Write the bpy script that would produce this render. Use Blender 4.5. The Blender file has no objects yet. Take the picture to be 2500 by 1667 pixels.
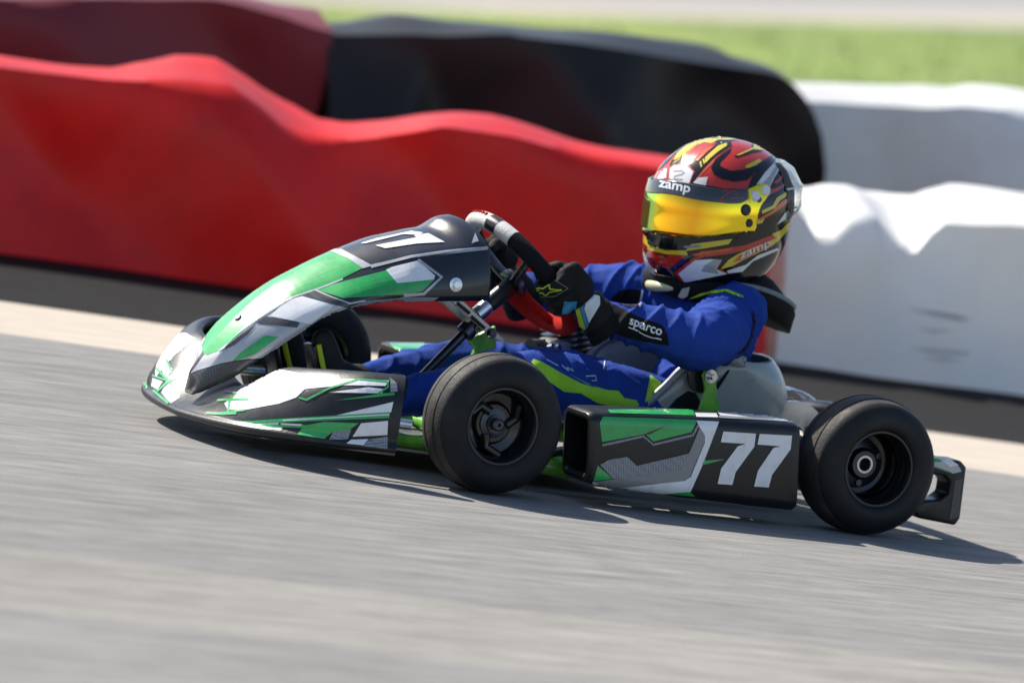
import bpy, bmesh, math, random
from mathutils import Vector, Matrix, noise
from mathutils.bvhtree import BVHTree
from mathutils.geometry import delaunay_2d_cdt
random.seed(7)
V = Vector
S = bpy.context.scene
COL = S.collection
# ------------------------------------------------------------------ camera
YAW, EL, ROLL, DIST, MPX = math.radians(27), math.radians(4.65), math.radians(9), 14.0, .000737
FP = DIST / MPX                                   # focal length in photo pixels (2500 wide)
cf = V((math.sin(YAW)*math.cos(EL), math.cos(YAW)*math.cos(EL), -math.sin(EL)))
cr0 = V((math.cos(YAW), -math.sin(YAW), 0)); cu0 = cr0.cross(cf)
cr = cr0*math.cos(ROLL) + cu0*math.sin(ROLL); cu = -cr0*math.sin(ROLL) + cu0*math.cos(ROLL)
CAM = V((0, -.455, .127)) - DIST*(cf + (1228.4-1250)/FP*cr - (1042-833.5)/FP*cu)
cd = bpy.data.cameras.new('camera'); cam = bpy.data.objects.new('camera', cd); COL.objects.link(cam)
cam.matrix_world = Matrix((( cr.x, cu.x, -cf.x, CAM.x), (cr.y, cu.y, -cf.y, CAM.y), (cr.z, cu.z, -cf.z, CAM.z), (0, 0, 0, 1)))
cd.sensor_width = 36; cd.lens = 36*FP/2500; cd.clip_start = .5; cd.clip_end = 3000
cd.dof.use_dof = True; cd.dof.focus_distance = 14.05; cd.dof.aperture_fstop = 4.0
S.camera = cam
# ------------------------------------------------------------------ light
SUN = V((-.46, .92, 1.0)).normalized()            # towards the sun: behind the kart, on its nose side
w = bpy.data.worlds.new('World'); S.world = w; w.use_nodes = True
nt = w.node_tree; bg = nt.nodes['Background']
sky = nt.nodes.new('ShaderNodeTexSky'); sky.sky_type = 'NISHITA'; sky.sun_disc = False
sky.sun_elevation = math.asin(SUN.z); sky.sun_rotation = math.atan2(SUN.x, SUN.y)
nt.links.new(sky.outputs[0], bg.inputs[0]); bg.inputs[1].default_value = .10
ld = bpy.data.lights.new('sun', 'SUN'); sun = bpy.data.objects.new('sun', ld); COL.objects.link(sun)
ld.energy = 5.0; ld.angle = math.radians(.5); ld.color = (1, .93, .82)
sun.rotation_euler = SUN.to_track_quat('Z', 'Y').to_euler(); sun.location = SUN*30
S.view_settings.view_transform = 'Standard'; S.view_settings.look = 'None'
S.view_settings.exposure = .72; S.view_settings.gamma = 1

# ------------------------------------------------------------------ photo pixels -> directions -> points on known planes
CR = {0: (0, 0, 1), 1: (340, 480, 2.413), 2: (340, 780, 3.36), 3: (880, 500, 3.137), 4: (1540, 300, 3.5636),
      5: (1340, 600, 3.484), 6: (960, 800, 3.409), 7: (1380, 940, 3.794), 8: (1880, 900, 3.135), 9: (0, 0, 2352/2500)}
def px(c, x, y): a, b, s = CR[c]; return (a + x/s, b + y/s)
def rayd(u, v): return cf + (u-1250)/FP*cr - (v-833.5)/FP*cu
def Q(c, x, y, ax, val):
    d = rayd(*px(c, x, y)); return CAM + d*((val - CAM[ax])/d[ax])
def QP(c, x, y, p, n):
    d = rayd(*px(c, x, y)); return CAM + d*((p - CAM).dot(n)/d.dot(n))

# ------------------------------------------------------------------ materials
MAT = {}
def mat(name, col, rough=.5, metal=0., coat=0., var=.12, vscale=14, bump=0., bscale=120, trans=0., spec=.5, alpha=1, sheen=0, stretch=None, dirt=None):
    if name in MAT: return MAT[name]
    m = bpy.data.materials.new(name); m.use_nodes = True; n = m.node_tree; p = n.nodes['Principled BSDF']; L = n.links.new
    tc = n.nodes.new('ShaderNodeTexCoord'); src = tc.outputs['Object']
    if stretch:
        mp = n.nodes.new('ShaderNodeMapping'); mp.inputs['Scale'].default_value = stretch; L(src, mp.inputs[0]); src = mp.outputs[0]
    nz = n.nodes.new('ShaderNodeTexNoise'); nz.inputs['Scale'].default_value = vscale; nz.inputs['Detail'].default_value = 6; nz.inputs['Roughness'].default_value = .65
    L(src, nz.inputs['Vector'])
    rp = n.nodes.new('ShaderNodeMapRange'); rp.inputs[1].default_value = .3; rp.inputs[2].default_value = .7; rp.inputs[3].default_value = 1-var; rp.inputs[4].default_value = 1+var
    L(nz.outputs['Fac'], rp.inputs[0])
    mx = n.nodes.new('ShaderNodeVectorMath'); mx.operation = 'SCALE'; mx.inputs[0].default_value = col; L(rp.outputs[0], mx.inputs['Scale'])
    out = mx.outputs[0]
    if dirt:
        n2 = n.nodes.new('ShaderNodeTexNoise'); n2.inputs['Scale'].default_value = dirt[1]; n2.inputs['Detail'].default_value = 8; L(src, n2.inputs['Vector'])
        r2 = n.nodes.new('ShaderNodeMapRange'); r2.inputs[1].default_value = .5; r2.inputs[2].default_value = .75; r2.inputs[4].default_value = dirt[2]; L(n2.outputs['Fac'], r2.inputs[0])
        mm = n.nodes.new('ShaderNodeMix'); mm.data_type = 'RGBA'; L(r2.outputs[0], mm.inputs[0]); L(out, mm.inputs[6]); mm.inputs[7].default_value = (*dirt[0], 1); out = mm.outputs[2]
    L(out, p.inputs['Base Color'])
    rr = n.nodes.new('ShaderNodeMapRange'); rr.inputs[1].default_value = .3; rr.inputs[2].default_value = .7; rr.inputs[3].default_value = max(.02, rough*.8); rr.inputs[4].default_value = min(1, rough*1.25)
    L(nz.outputs['Fac'], rr.inputs[0]); L(rr.outputs[0], p.inputs['Roughness'])
    p.inputs['Metallic'].default_value = metal; p.inputs['Coat Weight'].default_value = coat; p.inputs['Coat Roughness'].default_value = .06
    p.inputs['Transmission Weight'].default_value = trans; p.inputs['Specular IOR Level'].default_value = spec; p.inputs['Sheen Weight'].default_value = sheen
    p.inputs['Alpha'].default_value = alpha
    if bump:
        nb = n.nodes.new('ShaderNodeTexNoise'); nb.inputs['Scale'].default_value = bscale; nb.inputs['Detail'].default_value = 4; L(src, nb.inputs['Vector'])
        b = n.nodes.new('ShaderNodeBump'); b.inputs['Strength'].default_value = bump; b.inputs['Distance'].default_value = .003
        L(nb.outputs['Fac'], b.inputs['Height']); L(b.outputs[0], p.inputs['Normal'])
    MAT[name] = m; return m
def carbon(name, a, b, scale=220):
    m = bpy.data.materials.new(name); m.use_nodes = True; n = m.node_tree; p = n.nodes['Principled BSDF']; L = n.links.new
    tc = n.nodes.new('ShaderNodeTexCoord'); mp = n.nodes.new('ShaderNodeMapping'); mp.inputs['Rotation'].default_value = (.5, .8, .6); L(tc.outputs['Object'], mp.inputs[0])
    ck = n.nodes.new('ShaderNodeTexChecker'); ck.inputs['Scale'].default_value = scale; L(mp.outputs[0], ck.inputs[0])
    ck.inputs[1].default_value = (*a, 1); ck.inputs[2].default_value = (*b, 1); L(ck.outputs[0], p.inputs['Base Color'])
    p.inputs['Roughness'].default_value = .35; p.inputs['Coat Weight'].default_value = .4; MAT[name] = m; return m
mat('charcoal', (.010, .0125, .021), .30, coat=.35, var=.2, dirt=((.06, .055, .05), 30, .08), bump=.05, bscale=60)
mat('black_plastic', (.0075, .008, .010), .34, coat=.1, var=.25, bump=.12, bscale=240, dirt=((.05, .048, .043), 25, .12), spec=.4)
mat('green', (.022, .37, .085), .3, coat=.45, var=.08, dirt=((.05, .15, .06), 55, .45))
mat('white_vinyl', (.75, .76, .79), .3, coat=.5, var=.04, dirt=((.40, .39, .37), 60, .3))
mat('silver_vinyl', (.42, .43, .46), .32, metal=.25, coat=.5, var=.06)
mat('grey_vinyl', (.22, .225, .23), .35, coat=.4, var=.06)
carbon('carbon_dark', (.016, .017, .02), (.075, .08, .09), 420)
carbon('carbon_light', (.10, .11, .13), (.3, .32, .36), 420)
mat('rubber', (.0075, .0075, .009), .62, var=.25, vscale=9, bump=.15, bscale=160, dirt=((.03, .029, .027), 14, .3), spec=.35)
mat('tread', (.036, .034, .033), .7, var=.3, vscale=22, bump=.35, bscale=140, dirt=((.11, .104, .096), 18, .5), spec=.3)
mat('rim_black', (.012, .012, .014), .25, metal=.3, coat=.4)
mat('rim_lip', (.045, .047, .052), .35, metal=.6)
mat('steel', (.55, .56, .6), .22, metal=1, var=.15, vscale=40)
mat('dark_steel', (.06, .065, .08), .28, metal=.9, var=.2)
mat('aluminium', (.45, .44, .42), .38, metal=.9, var=.15, vscale=60)
mat('frame_green', (.13, .42, .035), .35, coat=.4, var=.12, dirt=((.03, .05, .02), 30, .5))
mat('seat_grey', (.30, .33, .33), .3, coat=.35, var=.08, dirt=((.16, .17, .16), 18, .3))
mat('suit_blue', (.013, .046, .27), .85, var=.18, vscale=18, bump=.5, bscale=70, spec=.15, dirt=((.008, .022, .2), 22, .35))
mat('suit_lime', (.30, .60, .02), .7, var=.12, dirt=((.12, .2, .02), 28, .45))
mat('suit_black', (.008, .008, .010), .8, var=.2, bump=.3, bscale=700, spec=.15)
mat('lettering_white', (.72, .74, .78), .6, var=.04)
mat('glove_black', (.012, .0115, .0115), .75, var=.3, bump=.4, bscale=300, spec=.2)
mat('glove_lime', (.42, .55, .02), .6)
mat('glove_cyan', (.03, .22, .42), .6)
mat('glove_white', (.6, .62, .65), .65, var=.08)
mat('boot_black', (.010, .0105, .011), .6, var=.3, bump=.3, bscale=200, spec=.25)
mat('suede_red', (.36, .014, .010), .95, var=.3, vscale=90, bump=.9, bscale=500, spec=.1)
mat('helmet_black', (.004, .004, .005), .10, coat=.3, var=.1, spec=.4)
mat('helmet_red', (.42, .022, .016), .14, coat=.5, var=.12)
mat('helmet_orange', (.55, .085, .012), .14, coat=.5, var=.1)
mat('helmet_yellow', (.58, .46, .03), .14, coat=.5, var=.08)
mat('helmet_white', (.62, .64, .66), .14, coat=.5, var=.05)
mat('helmet_grey', (.28, .29, .29), .16, coat=1, var=.05)
mat('helmet_blue', (.012, .012, .09), .14, coat=1)
mat('visor_strip', (.016, .018, .024), .12, coat=1, var=.1)
mat('foam_black', (.008, .008, .009), .8, var=.3, bump=.3, bscale=220, spec=.15)
mat('collar_grey', (.16, .20, .21), .6, var=.25, vscale=60)
mat('clear_plastic', (.93, .95, .97), .04, trans=.97, var=.02)
mat('tray_metal', (.3, .31, .33), .35, metal=.8, var=.2)
mat('white_cloth', (.7, .7, .72), .8)
def visor_mat():
    m = bpy.data.materials.new('visor_gold'); m.use_nodes = True; n = m.node_tree; p = n.nodes['Principled BSDF']; L = n.links.new
    tc = n.nodes.new('ShaderNodeTexCoord'); sp = n.nodes.new('ShaderNodeVectorMath'); sp.operation = 'DOT_PRODUCT'; sp.inputs[1].default_value = (.358, -.934, 0); L(tc.outputs['Object'], sp.inputs[0])
    mr = n.nodes.new('ShaderNodeMapRange'); mr.inputs[1].default_value = .219-.075; mr.inputs[2].default_value = .219+.11; L(sp.outputs['Value'], mr.inputs[0])
    cr_ = n.nodes.new('ShaderNodeValToRGB'); e = cr_.color_ramp.elements
    e[0].position = 0; e[0].color = (.16, .62, .20, 1); e[1].position = 1; e[1].color = (.95, .72, .02, 1)
    for pos, c in ((.17, (.34, .64, .10, 1)), (.27, (.80, .62, .02, 1)), (.42, (.88, .46, .010, 1)), (.74, (.85, .36, .008, 1))):
        k = e.new(pos); k.color = c
    L(mr.outputs[0], cr_.inputs[0]); L(cr_.outputs[0], p.inputs['Base Color'])
    p.inputs['Metallic'].default_value = .92; p.inputs['Roughness'].default_value = .05; p.inputs['Coat Weight'].default_value = .3; p.inputs['Coat Roughness'].default_value = .02
    MAT['visor_gold'] = m
visor_mat()
def asphalt(name, lo, hi, direction, band=None):
    m = bpy.data.materials.new(name); m.use_nodes = True; n = m.node_tree; p = n.nodes['Principled BSDF']; L = n.links.new
    tc = n.nodes.new('ShaderNodeTexCoord')
    def nz(scale, det, st):
        mp = n.nodes.new('ShaderNodeMapping'); mp.vector_type = 'TEXTURE'; mp.inputs['Rotation'].default_value = (0, 0, direction); L(tc.outputs['Object'], mp.inputs[0])
        mq = n.nodes.new('ShaderNodeVectorMath'); mq.operation = 'MULTIPLY'; mq.inputs[1].default_value = st; L(mp.outputs[0], mq.inputs[0])
        t = n.nodes.new('ShaderNodeTexNoise'); t.inputs['Scale'].default_value = scale; t.inputs['Detail'].default_value = det; t.inputs['Roughness'].default_value = .6; L(mq.outputs[0], t.inputs['Vector']); return t.outputs['Fac']
    a = nz(1, 5, (2.4, 20, 1)); b = nz(1, 4, (9, 75, 1)); c = nz(1, 4, (.35, 1.3, 1)); g = nz(190, 2, (1, 1, 1))
    def math_(op, x, y):
        q = n.nodes.new('ShaderNodeMath'); q.operation = op
        for i, z in enumerate((x, y)):
            if isinstance(z, (int, float)): q.inputs[i].default_value = z
            else: L(z, q.inputs[i])
        return q.outputs[0]
    f = math_('ADD', math_('ADD', math_('MULTIPLY', a, .34), math_('MULTIPLY', b, .38)), math_('ADD', math_('MULTIPLY', c, .16), math_('MULTIPLY', g, .12)))
    mr = n.nodes.new('ShaderNodeMapRange'); mr.inputs[1].default_value = .38; mr.inputs[2].default_value = .62; L(f, mr.inputs[0])
    mx = n.nodes.new('ShaderNodeMix'); mx.data_type = 'RGBA'; L(mr.outputs[0], mx.inputs[0]); mx.inputs[6].default_value = (*lo, 1); mx.inputs[7].default_value = (*hi, 1)
    L(mx.outputs[2], p.inputs['Base Color']); p.inputs['Roughness'].default_value = .95; p.inputs['Specular IOR Level'].default_value = .12
    bp = n.nodes.new('ShaderNodeBump'); bp.inputs['Strength'].default_value = .35; bp.inputs['Distance'].default_value = .004; L(g, bp.inputs['Height']); L(bp.outputs[0], p.inputs['Normal'])
    MAT[name] = m
asphalt('asphalt', (.128, .127, .125), (.275, .271, .265), 0)
asphalt('asphalt_pale', (.150, .145, .137), (.315, .303, .285), 0)
asphalt('asphalt_shaded', (.007, .0074, .0082), (.019, .0195, .021), -.24)  # near black: shadow at the barrier foot is put into the colour
asphalt('kerb_concrete', (.36, .32, .27), (.52, .465, .395), -.24)
asphalt('asphalt_far', (.24, .24, .245), (.31, .31, .315), -.24)
asphalt('gravel_pale', (.32, .28, .24), (.5, .46, .41), -.24)
def cloth(name, col, rough, tl, var=.15, spec=.4, dirt=None):
    m = mat(name, col, rough, var=var, vscale=3.5, bump=.15, bscale=26, spec=spec, dirt=dirt)
    n = m.node_tree; L = n.links.new; p = n.nodes['Principled BSDF']; o = n.nodes['Material Output']
    t = n.nodes.new('ShaderNodeBsdfTranslucent'); L(p.inputs['Base Color'].links[0].from_socket, t.inputs[0])
    x = n.nodes.new('ShaderNodeMixShader'); x.inputs[0].default_value = tl; L(p.outputs[0], x.inputs[1]); L(t.outputs[0], x.inputs[2]); L(x.outputs[0], o.inputs[0])
cloth('tarp_red', (.74, .022, .018), .42, .28, var=.2)
cloth('tarp_maroon', (.16, .022, .03), .5, .05)
cloth('tarp_black', (.012, .012, .0135), .45, 0, spec=.28)
cloth('tarp_white', (.88, .88, .88), .5, .3, var=.04, dirt=((.55, .5, .44), 1.4, .35))
cloth('tarp_offwhite', (.66, .67, .68), .5, .12, var=.12, dirt=((.4, .4, .4), 1.6, .4))
def grass_mat():
    m = mat('grass', (.135, .20, .024), .8, var=.45, vscale=.5, dirt=((.30, .26, .07), .9, .6), stretch=(.5, 1.6, 1))
grass_mat()
mat('grass_blade', (.14, .21, .022), .7, var=.35, vscale=2)

# ------------------------------------------------------------------ builders
def link(name, me, m, parent=None, smooth=True, kind=None):
    o = bpy.data.objects.new(name, me); COL.objects.link(o)
    if m is not None:
        for x in (m if isinstance(m, (list, tuple)) else [m]): me.materials.append(MAT[x])
    if smooth and len(me.polygons): me.polygons.foreach_set('use_smooth', [True]*len(me.polygons))
    if parent is not None:
        o.parent = parent
        r = parent
        while r.parent is not None: r = r.parent
        if parent is r: o.matrix_parent_inverse = Matrix.Translation(-r.location)
    if kind: o['kind'] = kind
    return o
def mesh(name, vs, fs, m, parent=None, smooth=True, kind=None):
    me = bpy.data.meshes.new(name); me.from_pydata([tuple(v) for v in vs], [], fs); me.update(); return link(name, me, m, parent, smooth, kind)
def frombm(name, bm, m, parent=None, smooth=True, kind=None, fix=True):
    if fix: bmesh.ops.recalc_face_normals(bm, faces=bm.faces)
    me = bpy.data.meshes.new(name); bm.to_mesh(me); bm.free(); return link(name, me, m, parent, smooth, kind)
def empty(name, loc, label, cat, group=None):
    o = bpy.data.objects.new(name, None); COL.objects.link(o); o.location = loc; o.empty_display_size = .1
    o['label'] = label; o['category'] = cat
    if group: o['group'] = group
    return o
def tag(o, label, cat, group=None):
    o['label'] = label; o['category'] = cat
    if group: o['group'] = group
    return o
def sharp(o, ang=35):
    me = o.data; bm = bmesh.new(); bm.from_mesh(me)
    for e in bm.edges:
        e.smooth = not (len(e.link_faces) == 2 and e.calc_face_angle(0) > math.radians(ang))
    bm.to_mesh(me); bm.free(); return o
def loft(secs, closed=True, cap0=False, cap1=False):
    n = len(secs[0]); vs = [p for s in secs for p in s]; fs = []
    for i in range(len(secs)-1):
        for j in range(n if closed else n-1):
            k = (j+1) % n; fs.append((i*n+j, i*n+k, (i+1)*n+k, (i+1)*n+j))
    if cap0: fs.append(tuple(range(n))[::-1])
    if cap1: fs.append(tuple(range((len(secs)-1)*n, len(secs)*n)))
    return vs, fs
def spline(pts, n):
    pts = [V(p) for p in pts]; out = []
    m = len(pts)
    for i in range(m-1):
        p0, p1, p2, p3 = pts[max(i-1, 0)], pts[i], pts[i+1], pts[min(i+2, m-1)]
        for k in range(n):
            t = k/n; out.append(.5*((2*p1)+(p2-p0)*t+(2*p0-5*p1+4*p2-p3)*t*t+(3*p1-p0-3*p2+p3)*t**3))
    out.append(pts[-1]); return out
def interp(tab, t):
    """rows (t, a, b, ...) Catmull-Rom"""
    i = 0
    while i < len(tab)-2 and t > tab[i+1][0]: i += 1
    a, b = tab[i], tab[i+1]; u = min(max((t-a[0])/(b[0]-a[0]), 0), 1); z, q = tab[max(i-1, 0)], tab[min(i+2, len(tab)-1)]
    r = []
    for k in range(1, len(a)):
        m1 = (b[k]-z[k])/(b[0]-z[0])*(b[0]-a[0]); m2 = (q[k]-a[k])/(q[0]-a[0])*(b[0]-a[0])
        r.append((2*u**3-3*u*u+1)*a[k]+(u**3-2*u*u+u)*m1+(-2*u**3+3*u*u)*b[k]+(u**3-u*u)*m2)
    return r
def tube_geo(path, rad, seg=12):
    path = [V(p) for p in path]; secs = []; up = None
    for i, p in enumerate(path):
        t = (path[min(i+1, len(path)-1)]-path[max(i-1, 0)]).normalized()
        if up is None: up = t.orthogonal().normalized()
        up = (up - t*up.dot(t)).normalized(); s = t.cross(up); r = rad[i] if isinstance(rad, (list, tuple)) else rad
        secs.append([p + (up*math.cos(a)+s*math.sin(a))*r for a in [2*math.pi*j/seg for j in range(seg)]])
    return loft(secs, True, True, True)
def tube(name, path, rad, m, parent, seg=12):
    o = mesh(name, *tube_geo(path, rad, seg), m, parent); return sharp(o, 50)
def lathe(name, prof, c, ax, m, parent, seg=64, close=False, ang=32):
    c = V(c); ax = V(ax).normalized(); u = ax.orthogonal().normalized(); v = ax.cross(u)
    secs = [[c + ax*h + (u*math.cos(2*math.pi*j/seg)+v*math.sin(2*math.pi*j/seg))*r for j in range(seg)] for r, h in prof]
    if close: secs.append(secs[0])
    vs, fs = loft(secs, True, not close and prof[0][0] < .02, not close and prof[-1][0] < .02)
    bm = bmesh.new(); bv = [bm.verts.new(x) for x in vs]
    for f in fs: bm.faces.new([bv[i] for i in f])
    bmesh.ops.remove_doubles(bm, verts=bm.verts, dist=1e-6)
    return sharp(frombm(name, bm, m, parent), ang)
def boxbm(bm, c, size, rot=None):
    M = Matrix.Translation(V(c)) @ (rot.to_4x4() if rot else Matrix()) @ Matrix.Diagonal((*size, 1))
    return bmesh.ops.create_cube(bm, size=1, matrix=M)['verts']
def box(name, c, size, m, parent, bev=.003, rot=None):
    bm = bmesh.new(); boxbm(bm, c, size, rot); bmesh.ops.bevel(bm, geom=list(bm.edges), offset=bev, segments=2, profile=.6, affect='EDGES')
    return sharp(frombm(name, bm, m, parent), 40)
def prism(name, outline, ax0, ax1, m, parent, bev=.006, seg=3):
    """outline of 3D points swept from +ax0 to +ax1"""
    bm = bmesh.new(); f = bm.faces.new([bm.verts.new(V(p)+V(ax0)) for p in outline])
    r = bmesh.ops.extrude_face_region(bm, geom=[f]); bmesh.ops.translate(bm, verts=[x for x in r['geom'] if isinstance(x, bmesh.types.BMVert)], vec=V(ax1)-V(ax0))
    if bev: bmesh.ops.bevel(bm, geom=list(bm.edges), offset=bev, segments=seg, profile=.6, affect='EDGES', clamp_overlap=True)
    return sharp(frombm(name, bm, m, parent), 40)
def evaluated(o):
    dg = bpy.context.evaluated_depsgraph_get(); me = bpy.data.meshes.new_from_object(o.evaluated_get(dg)); return me
def blob(name, prims, vox, m, parent, smooth_it=8, wr=None):
    bm = bmesh.new()
    for p in prims:
        if p[0] == 'e':
            bmesh.ops.create_icosphere(bm, subdivisions=3, radius=1, matrix=Matrix.Translation(V(p[1])) @ (p[3].to_4x4() if len(p) > 3 else Matrix()) @ Matrix.Diagonal((*p[2], 1)))
        else:
            pts = p[1]
            for a, b in zip(pts, pts[1:]):
                A, B = V(a[:3]), V(b[:3]); n = max(2, int((B-A).length/(min(a[3], b[3])*.3)))
                for i in range(n+1):
                    t = i/n; bmesh.ops.create_icosphere(bm, subdivisions=2, radius=a[3]*(1-t)+b[3]*t, matrix=Matrix.Translation(A.lerp(B, t)))
    me = bpy.data.meshes.new(name); bm.to_mesh(me); bm.free(); t = bpy.data.objects.new('tmp', me); COL.objects.link(t)
    r = t.modifiers.new('r', 'REMESH'); r.mode = 'VOXEL'; r.voxel_size = vox
    s = t.modifiers.new('s', 'SMOOTH'); s.iterations = smooth_it; s.factor = .5
    bpy.context.view_layer.update(); me2 = evaluated(t); bpy.data.objects.remove(t); me2.materials.clear(); me2.name = name
    if wr:
        me2.update(); ns = [v.normal.copy() for v in me2.vertices]
        for v, nn in zip(me2.vertices, ns): v.co += nn*wr(v.co)
    return link(name, me2, m, parent)
def bvh(*objs):
    bm = bmesh.new()
    for o in objs:
        me = evaluated(o) if o.modifiers else o.data; b2 = bmesh.new(); b2.from_mesh(me); off = len(bm.verts)
        vs = [bm.verts.new(v.co) for v in b2.verts]; b2.verts.index_update()
        for f in b2.faces: bm.faces.new([vs[v.index] for v in f.verts])
        b2.free()
    bmesh.ops.recalc_face_normals(bm, faces=bm.faces); bm.normal_update(); t = BVHTree.FromBMesh(bm); bm.free(); return t
def pts_of(poly):
    c = poly[0]; return [px(c, *q) if len(q) == 2 else px(*q) for q in poly[1:]]
def grid_poly(P, st=3.2):
    bd = []
    for a, b in zip(P, P[1:]+P[:1]):
        n = max(1, int(math.dist(a, b)/st))
        bd += [V((a[0]+(b[0]-a[0])*i/n, a[1]+(b[1]-a[1])*i/n)) for i in range(n)]
    nb = len(bd); edges = [(i, (i+1) % nb) for i in range(nb)]
    x0, x1 = min(p.x for p in bd), max(p.x for p in bd); y0, y1 = min(p.y for p in bd), max(p.y for p in bd)
    ins = []
    y = y0+st/2
    while y < y1:
        x = x0+st/2
        while x < x1: ins.append(V((x, y))); x += st
        y += st
    r = delaunay_2d_cdt(bd+ins, edges, [list(range(nb))], 1, 1e-5)
    return [(v.x, v.y) for v in r[0]], [tuple(f) for f in r[2]]
def project(tree, P2, fs, off, face_min=.06):
    """lay a flat print onto the body it belongs to"""
    out = []; ok = []
    for u, v in P2:
        d = rayd(u, v).normalized(); h = tree.ray_cast(CAM, d)
        if h[0] is None: out.append(V()); ok.append(False); continue
        n = h[1] if h[1].dot(d) < 0 else -h[1]
        out.append(h[0]+n*off); ok.append(-n.dot(d) > face_min)
    keep = []
    for f in fs:
        if not all(ok[i] for i in f): continue
        e = max((out[f[i]]-out[f[i-1]]).length for i in range(len(f)))
        if e < .03:
            nn = (out[f[1]]-out[f[0]]).cross(out[f[2]]-out[f[0]]); keep.append(f if nn.dot(cf) < 0 else f[::-1])
    used = sorted({i for f in keep for i in f}); mp = {a: b for b, a in enumerate(used)}
    return [out[i] for i in used], [tuple(mp[i] for i in f) for f in keep]
def pieces(vs, fs):
    """connected pieces of a print"""
    par = list(range(len(vs)))
    def find(i):
        while par[i] != i: par[i] = par[par[i]]; i = par[i]
        return i
    for f in fs:
        for i in f[1:]: par[find(i)] = find(f[0])
    g = {}
    for f in fs: g.setdefault(find(f[0]), []).append(f)
    for L in g.values():
        use = sorted({i for f in L for i in f}); mp = {q: z for z, q in enumerate(use)}
        yield [vs[i] for i in use], [tuple(mp[i] for i in f) for f in L]
def pmesh(name, vs, fs, m, parent, least=8):
    o = None
    for a, b in pieces(vs, fs):
        if len(b) >= least: o = mesh(name, a, b, m, parent)
    return o
def decal(name, parent, tree, polys, m, off=.0007, mirror=None):
    """each polygon of a print is a piece of its own; mirrored copies complete the side that faces away"""
    o = None
    for poly in polys:
        a, b = project(tree, *grid_poly(pts_of(poly)), off)
        o = pmesh(name, a, b, m, parent) or o
        if mirror:
            p0, nn, margin = mirror; keep = [f for f in b if all((a[i]-p0).dot(nn) > margin for i in f)]
            use = sorted({i for f in keep for i in f}); mp = {q: z for z, q in enumerate(use)}; vs = []
            for i in use:
                q = a[i]-2*nn*(a[i]-p0).dot(nn); h = tree.find_nearest(q)
                vs.append(h[0]+(q-h[0]).normalized()*(off-.0003) if (q-h[0]).length > 1e-5 else q)
            pmesh(name, vs, [tuple(mp[i] for i in f)[::-1] for f in keep], m, parent)
    return o
def stroke(c, pts, wd):
    """a band of width wd along pts (crop pixels)"""
    L, R = [], []
    for i, p in enumerate(pts):
        a, b = pts[max(i-1, 0)], pts[min(i+1, len(pts)-1)]; l = math.dist(a, b) or 1; n = (-(b[1]-a[1])/l, (b[0]-a[0])/l)
        h = (wd[i] if isinstance(wd, (list, tuple)) else wd)/2; L.append((p[0]+n[0]*h, p[1]+n[1]*h)); R.append((p[0]-n[0]*h, p[1]-n[1]*h))
    return (c, *L, *R[::-1])
def lettering(name, text, quad, parent, tree, m, off=.0012, shear=0, bold=0.0):
    """text laid over the quad TL,TR,BR,BL (crop,x,y) of a surface"""
    cu_ = bpy.data.curves.new('t', 'FONT'); cu_.body = text; cu_.shear = shear; cu_.resolution_u = 4; cu_.offset = bold
    o = bpy.data.objects.new('t', cu_); COL.objects.link(o); bpy.context.view_layer.update(); me = evaluated(o); bpy.data.objects.remove(o)
    bm = bmesh.new(); bm.from_mesh(me); bmesh.ops.triangulate(bm, faces=bm.faces)
    for _ in range(3):
        es = [e for e in bm.edges if e.calc_length() > .14]
        if es: bmesh.ops.subdivide_edges(bm, edges=es, cuts=1); bmesh.ops.triangulate(bm, faces=bm.faces)
    xs = [v.co.x for v in bm.verts]; ys = [v.co.y for v in bm.verts]; x0, x1, y0, y1 = min(xs), max(xs), min(ys), max(ys)
    q = [px(*k) for k in quad]; P = []; bm.verts.index_update()
    for v in bm.verts:
        a = (v.co.x-x0)/(x1-x0); b = (v.co.y-y0)/(y1-y0)
        P.append(tuple((q[0][i]*(1-a)+q[1][i]*a)*b+(q[3][i]*(1-a)+q[2][i]*a)*(1-b) for i in (0, 1)))
    fs = [tuple(v.index for v in f.verts) for f in bm.faces]; bm.free()
    vs, fs = project(tree, P, fs, off); return pmesh('letter', vs, fs, m, parent, 2)
def nmz(p, f): return noise.noise(V(p)*f)
CR[10] = (0, 0, 1.8816); CR[11] = (1250, 0, 1.8816)
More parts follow.
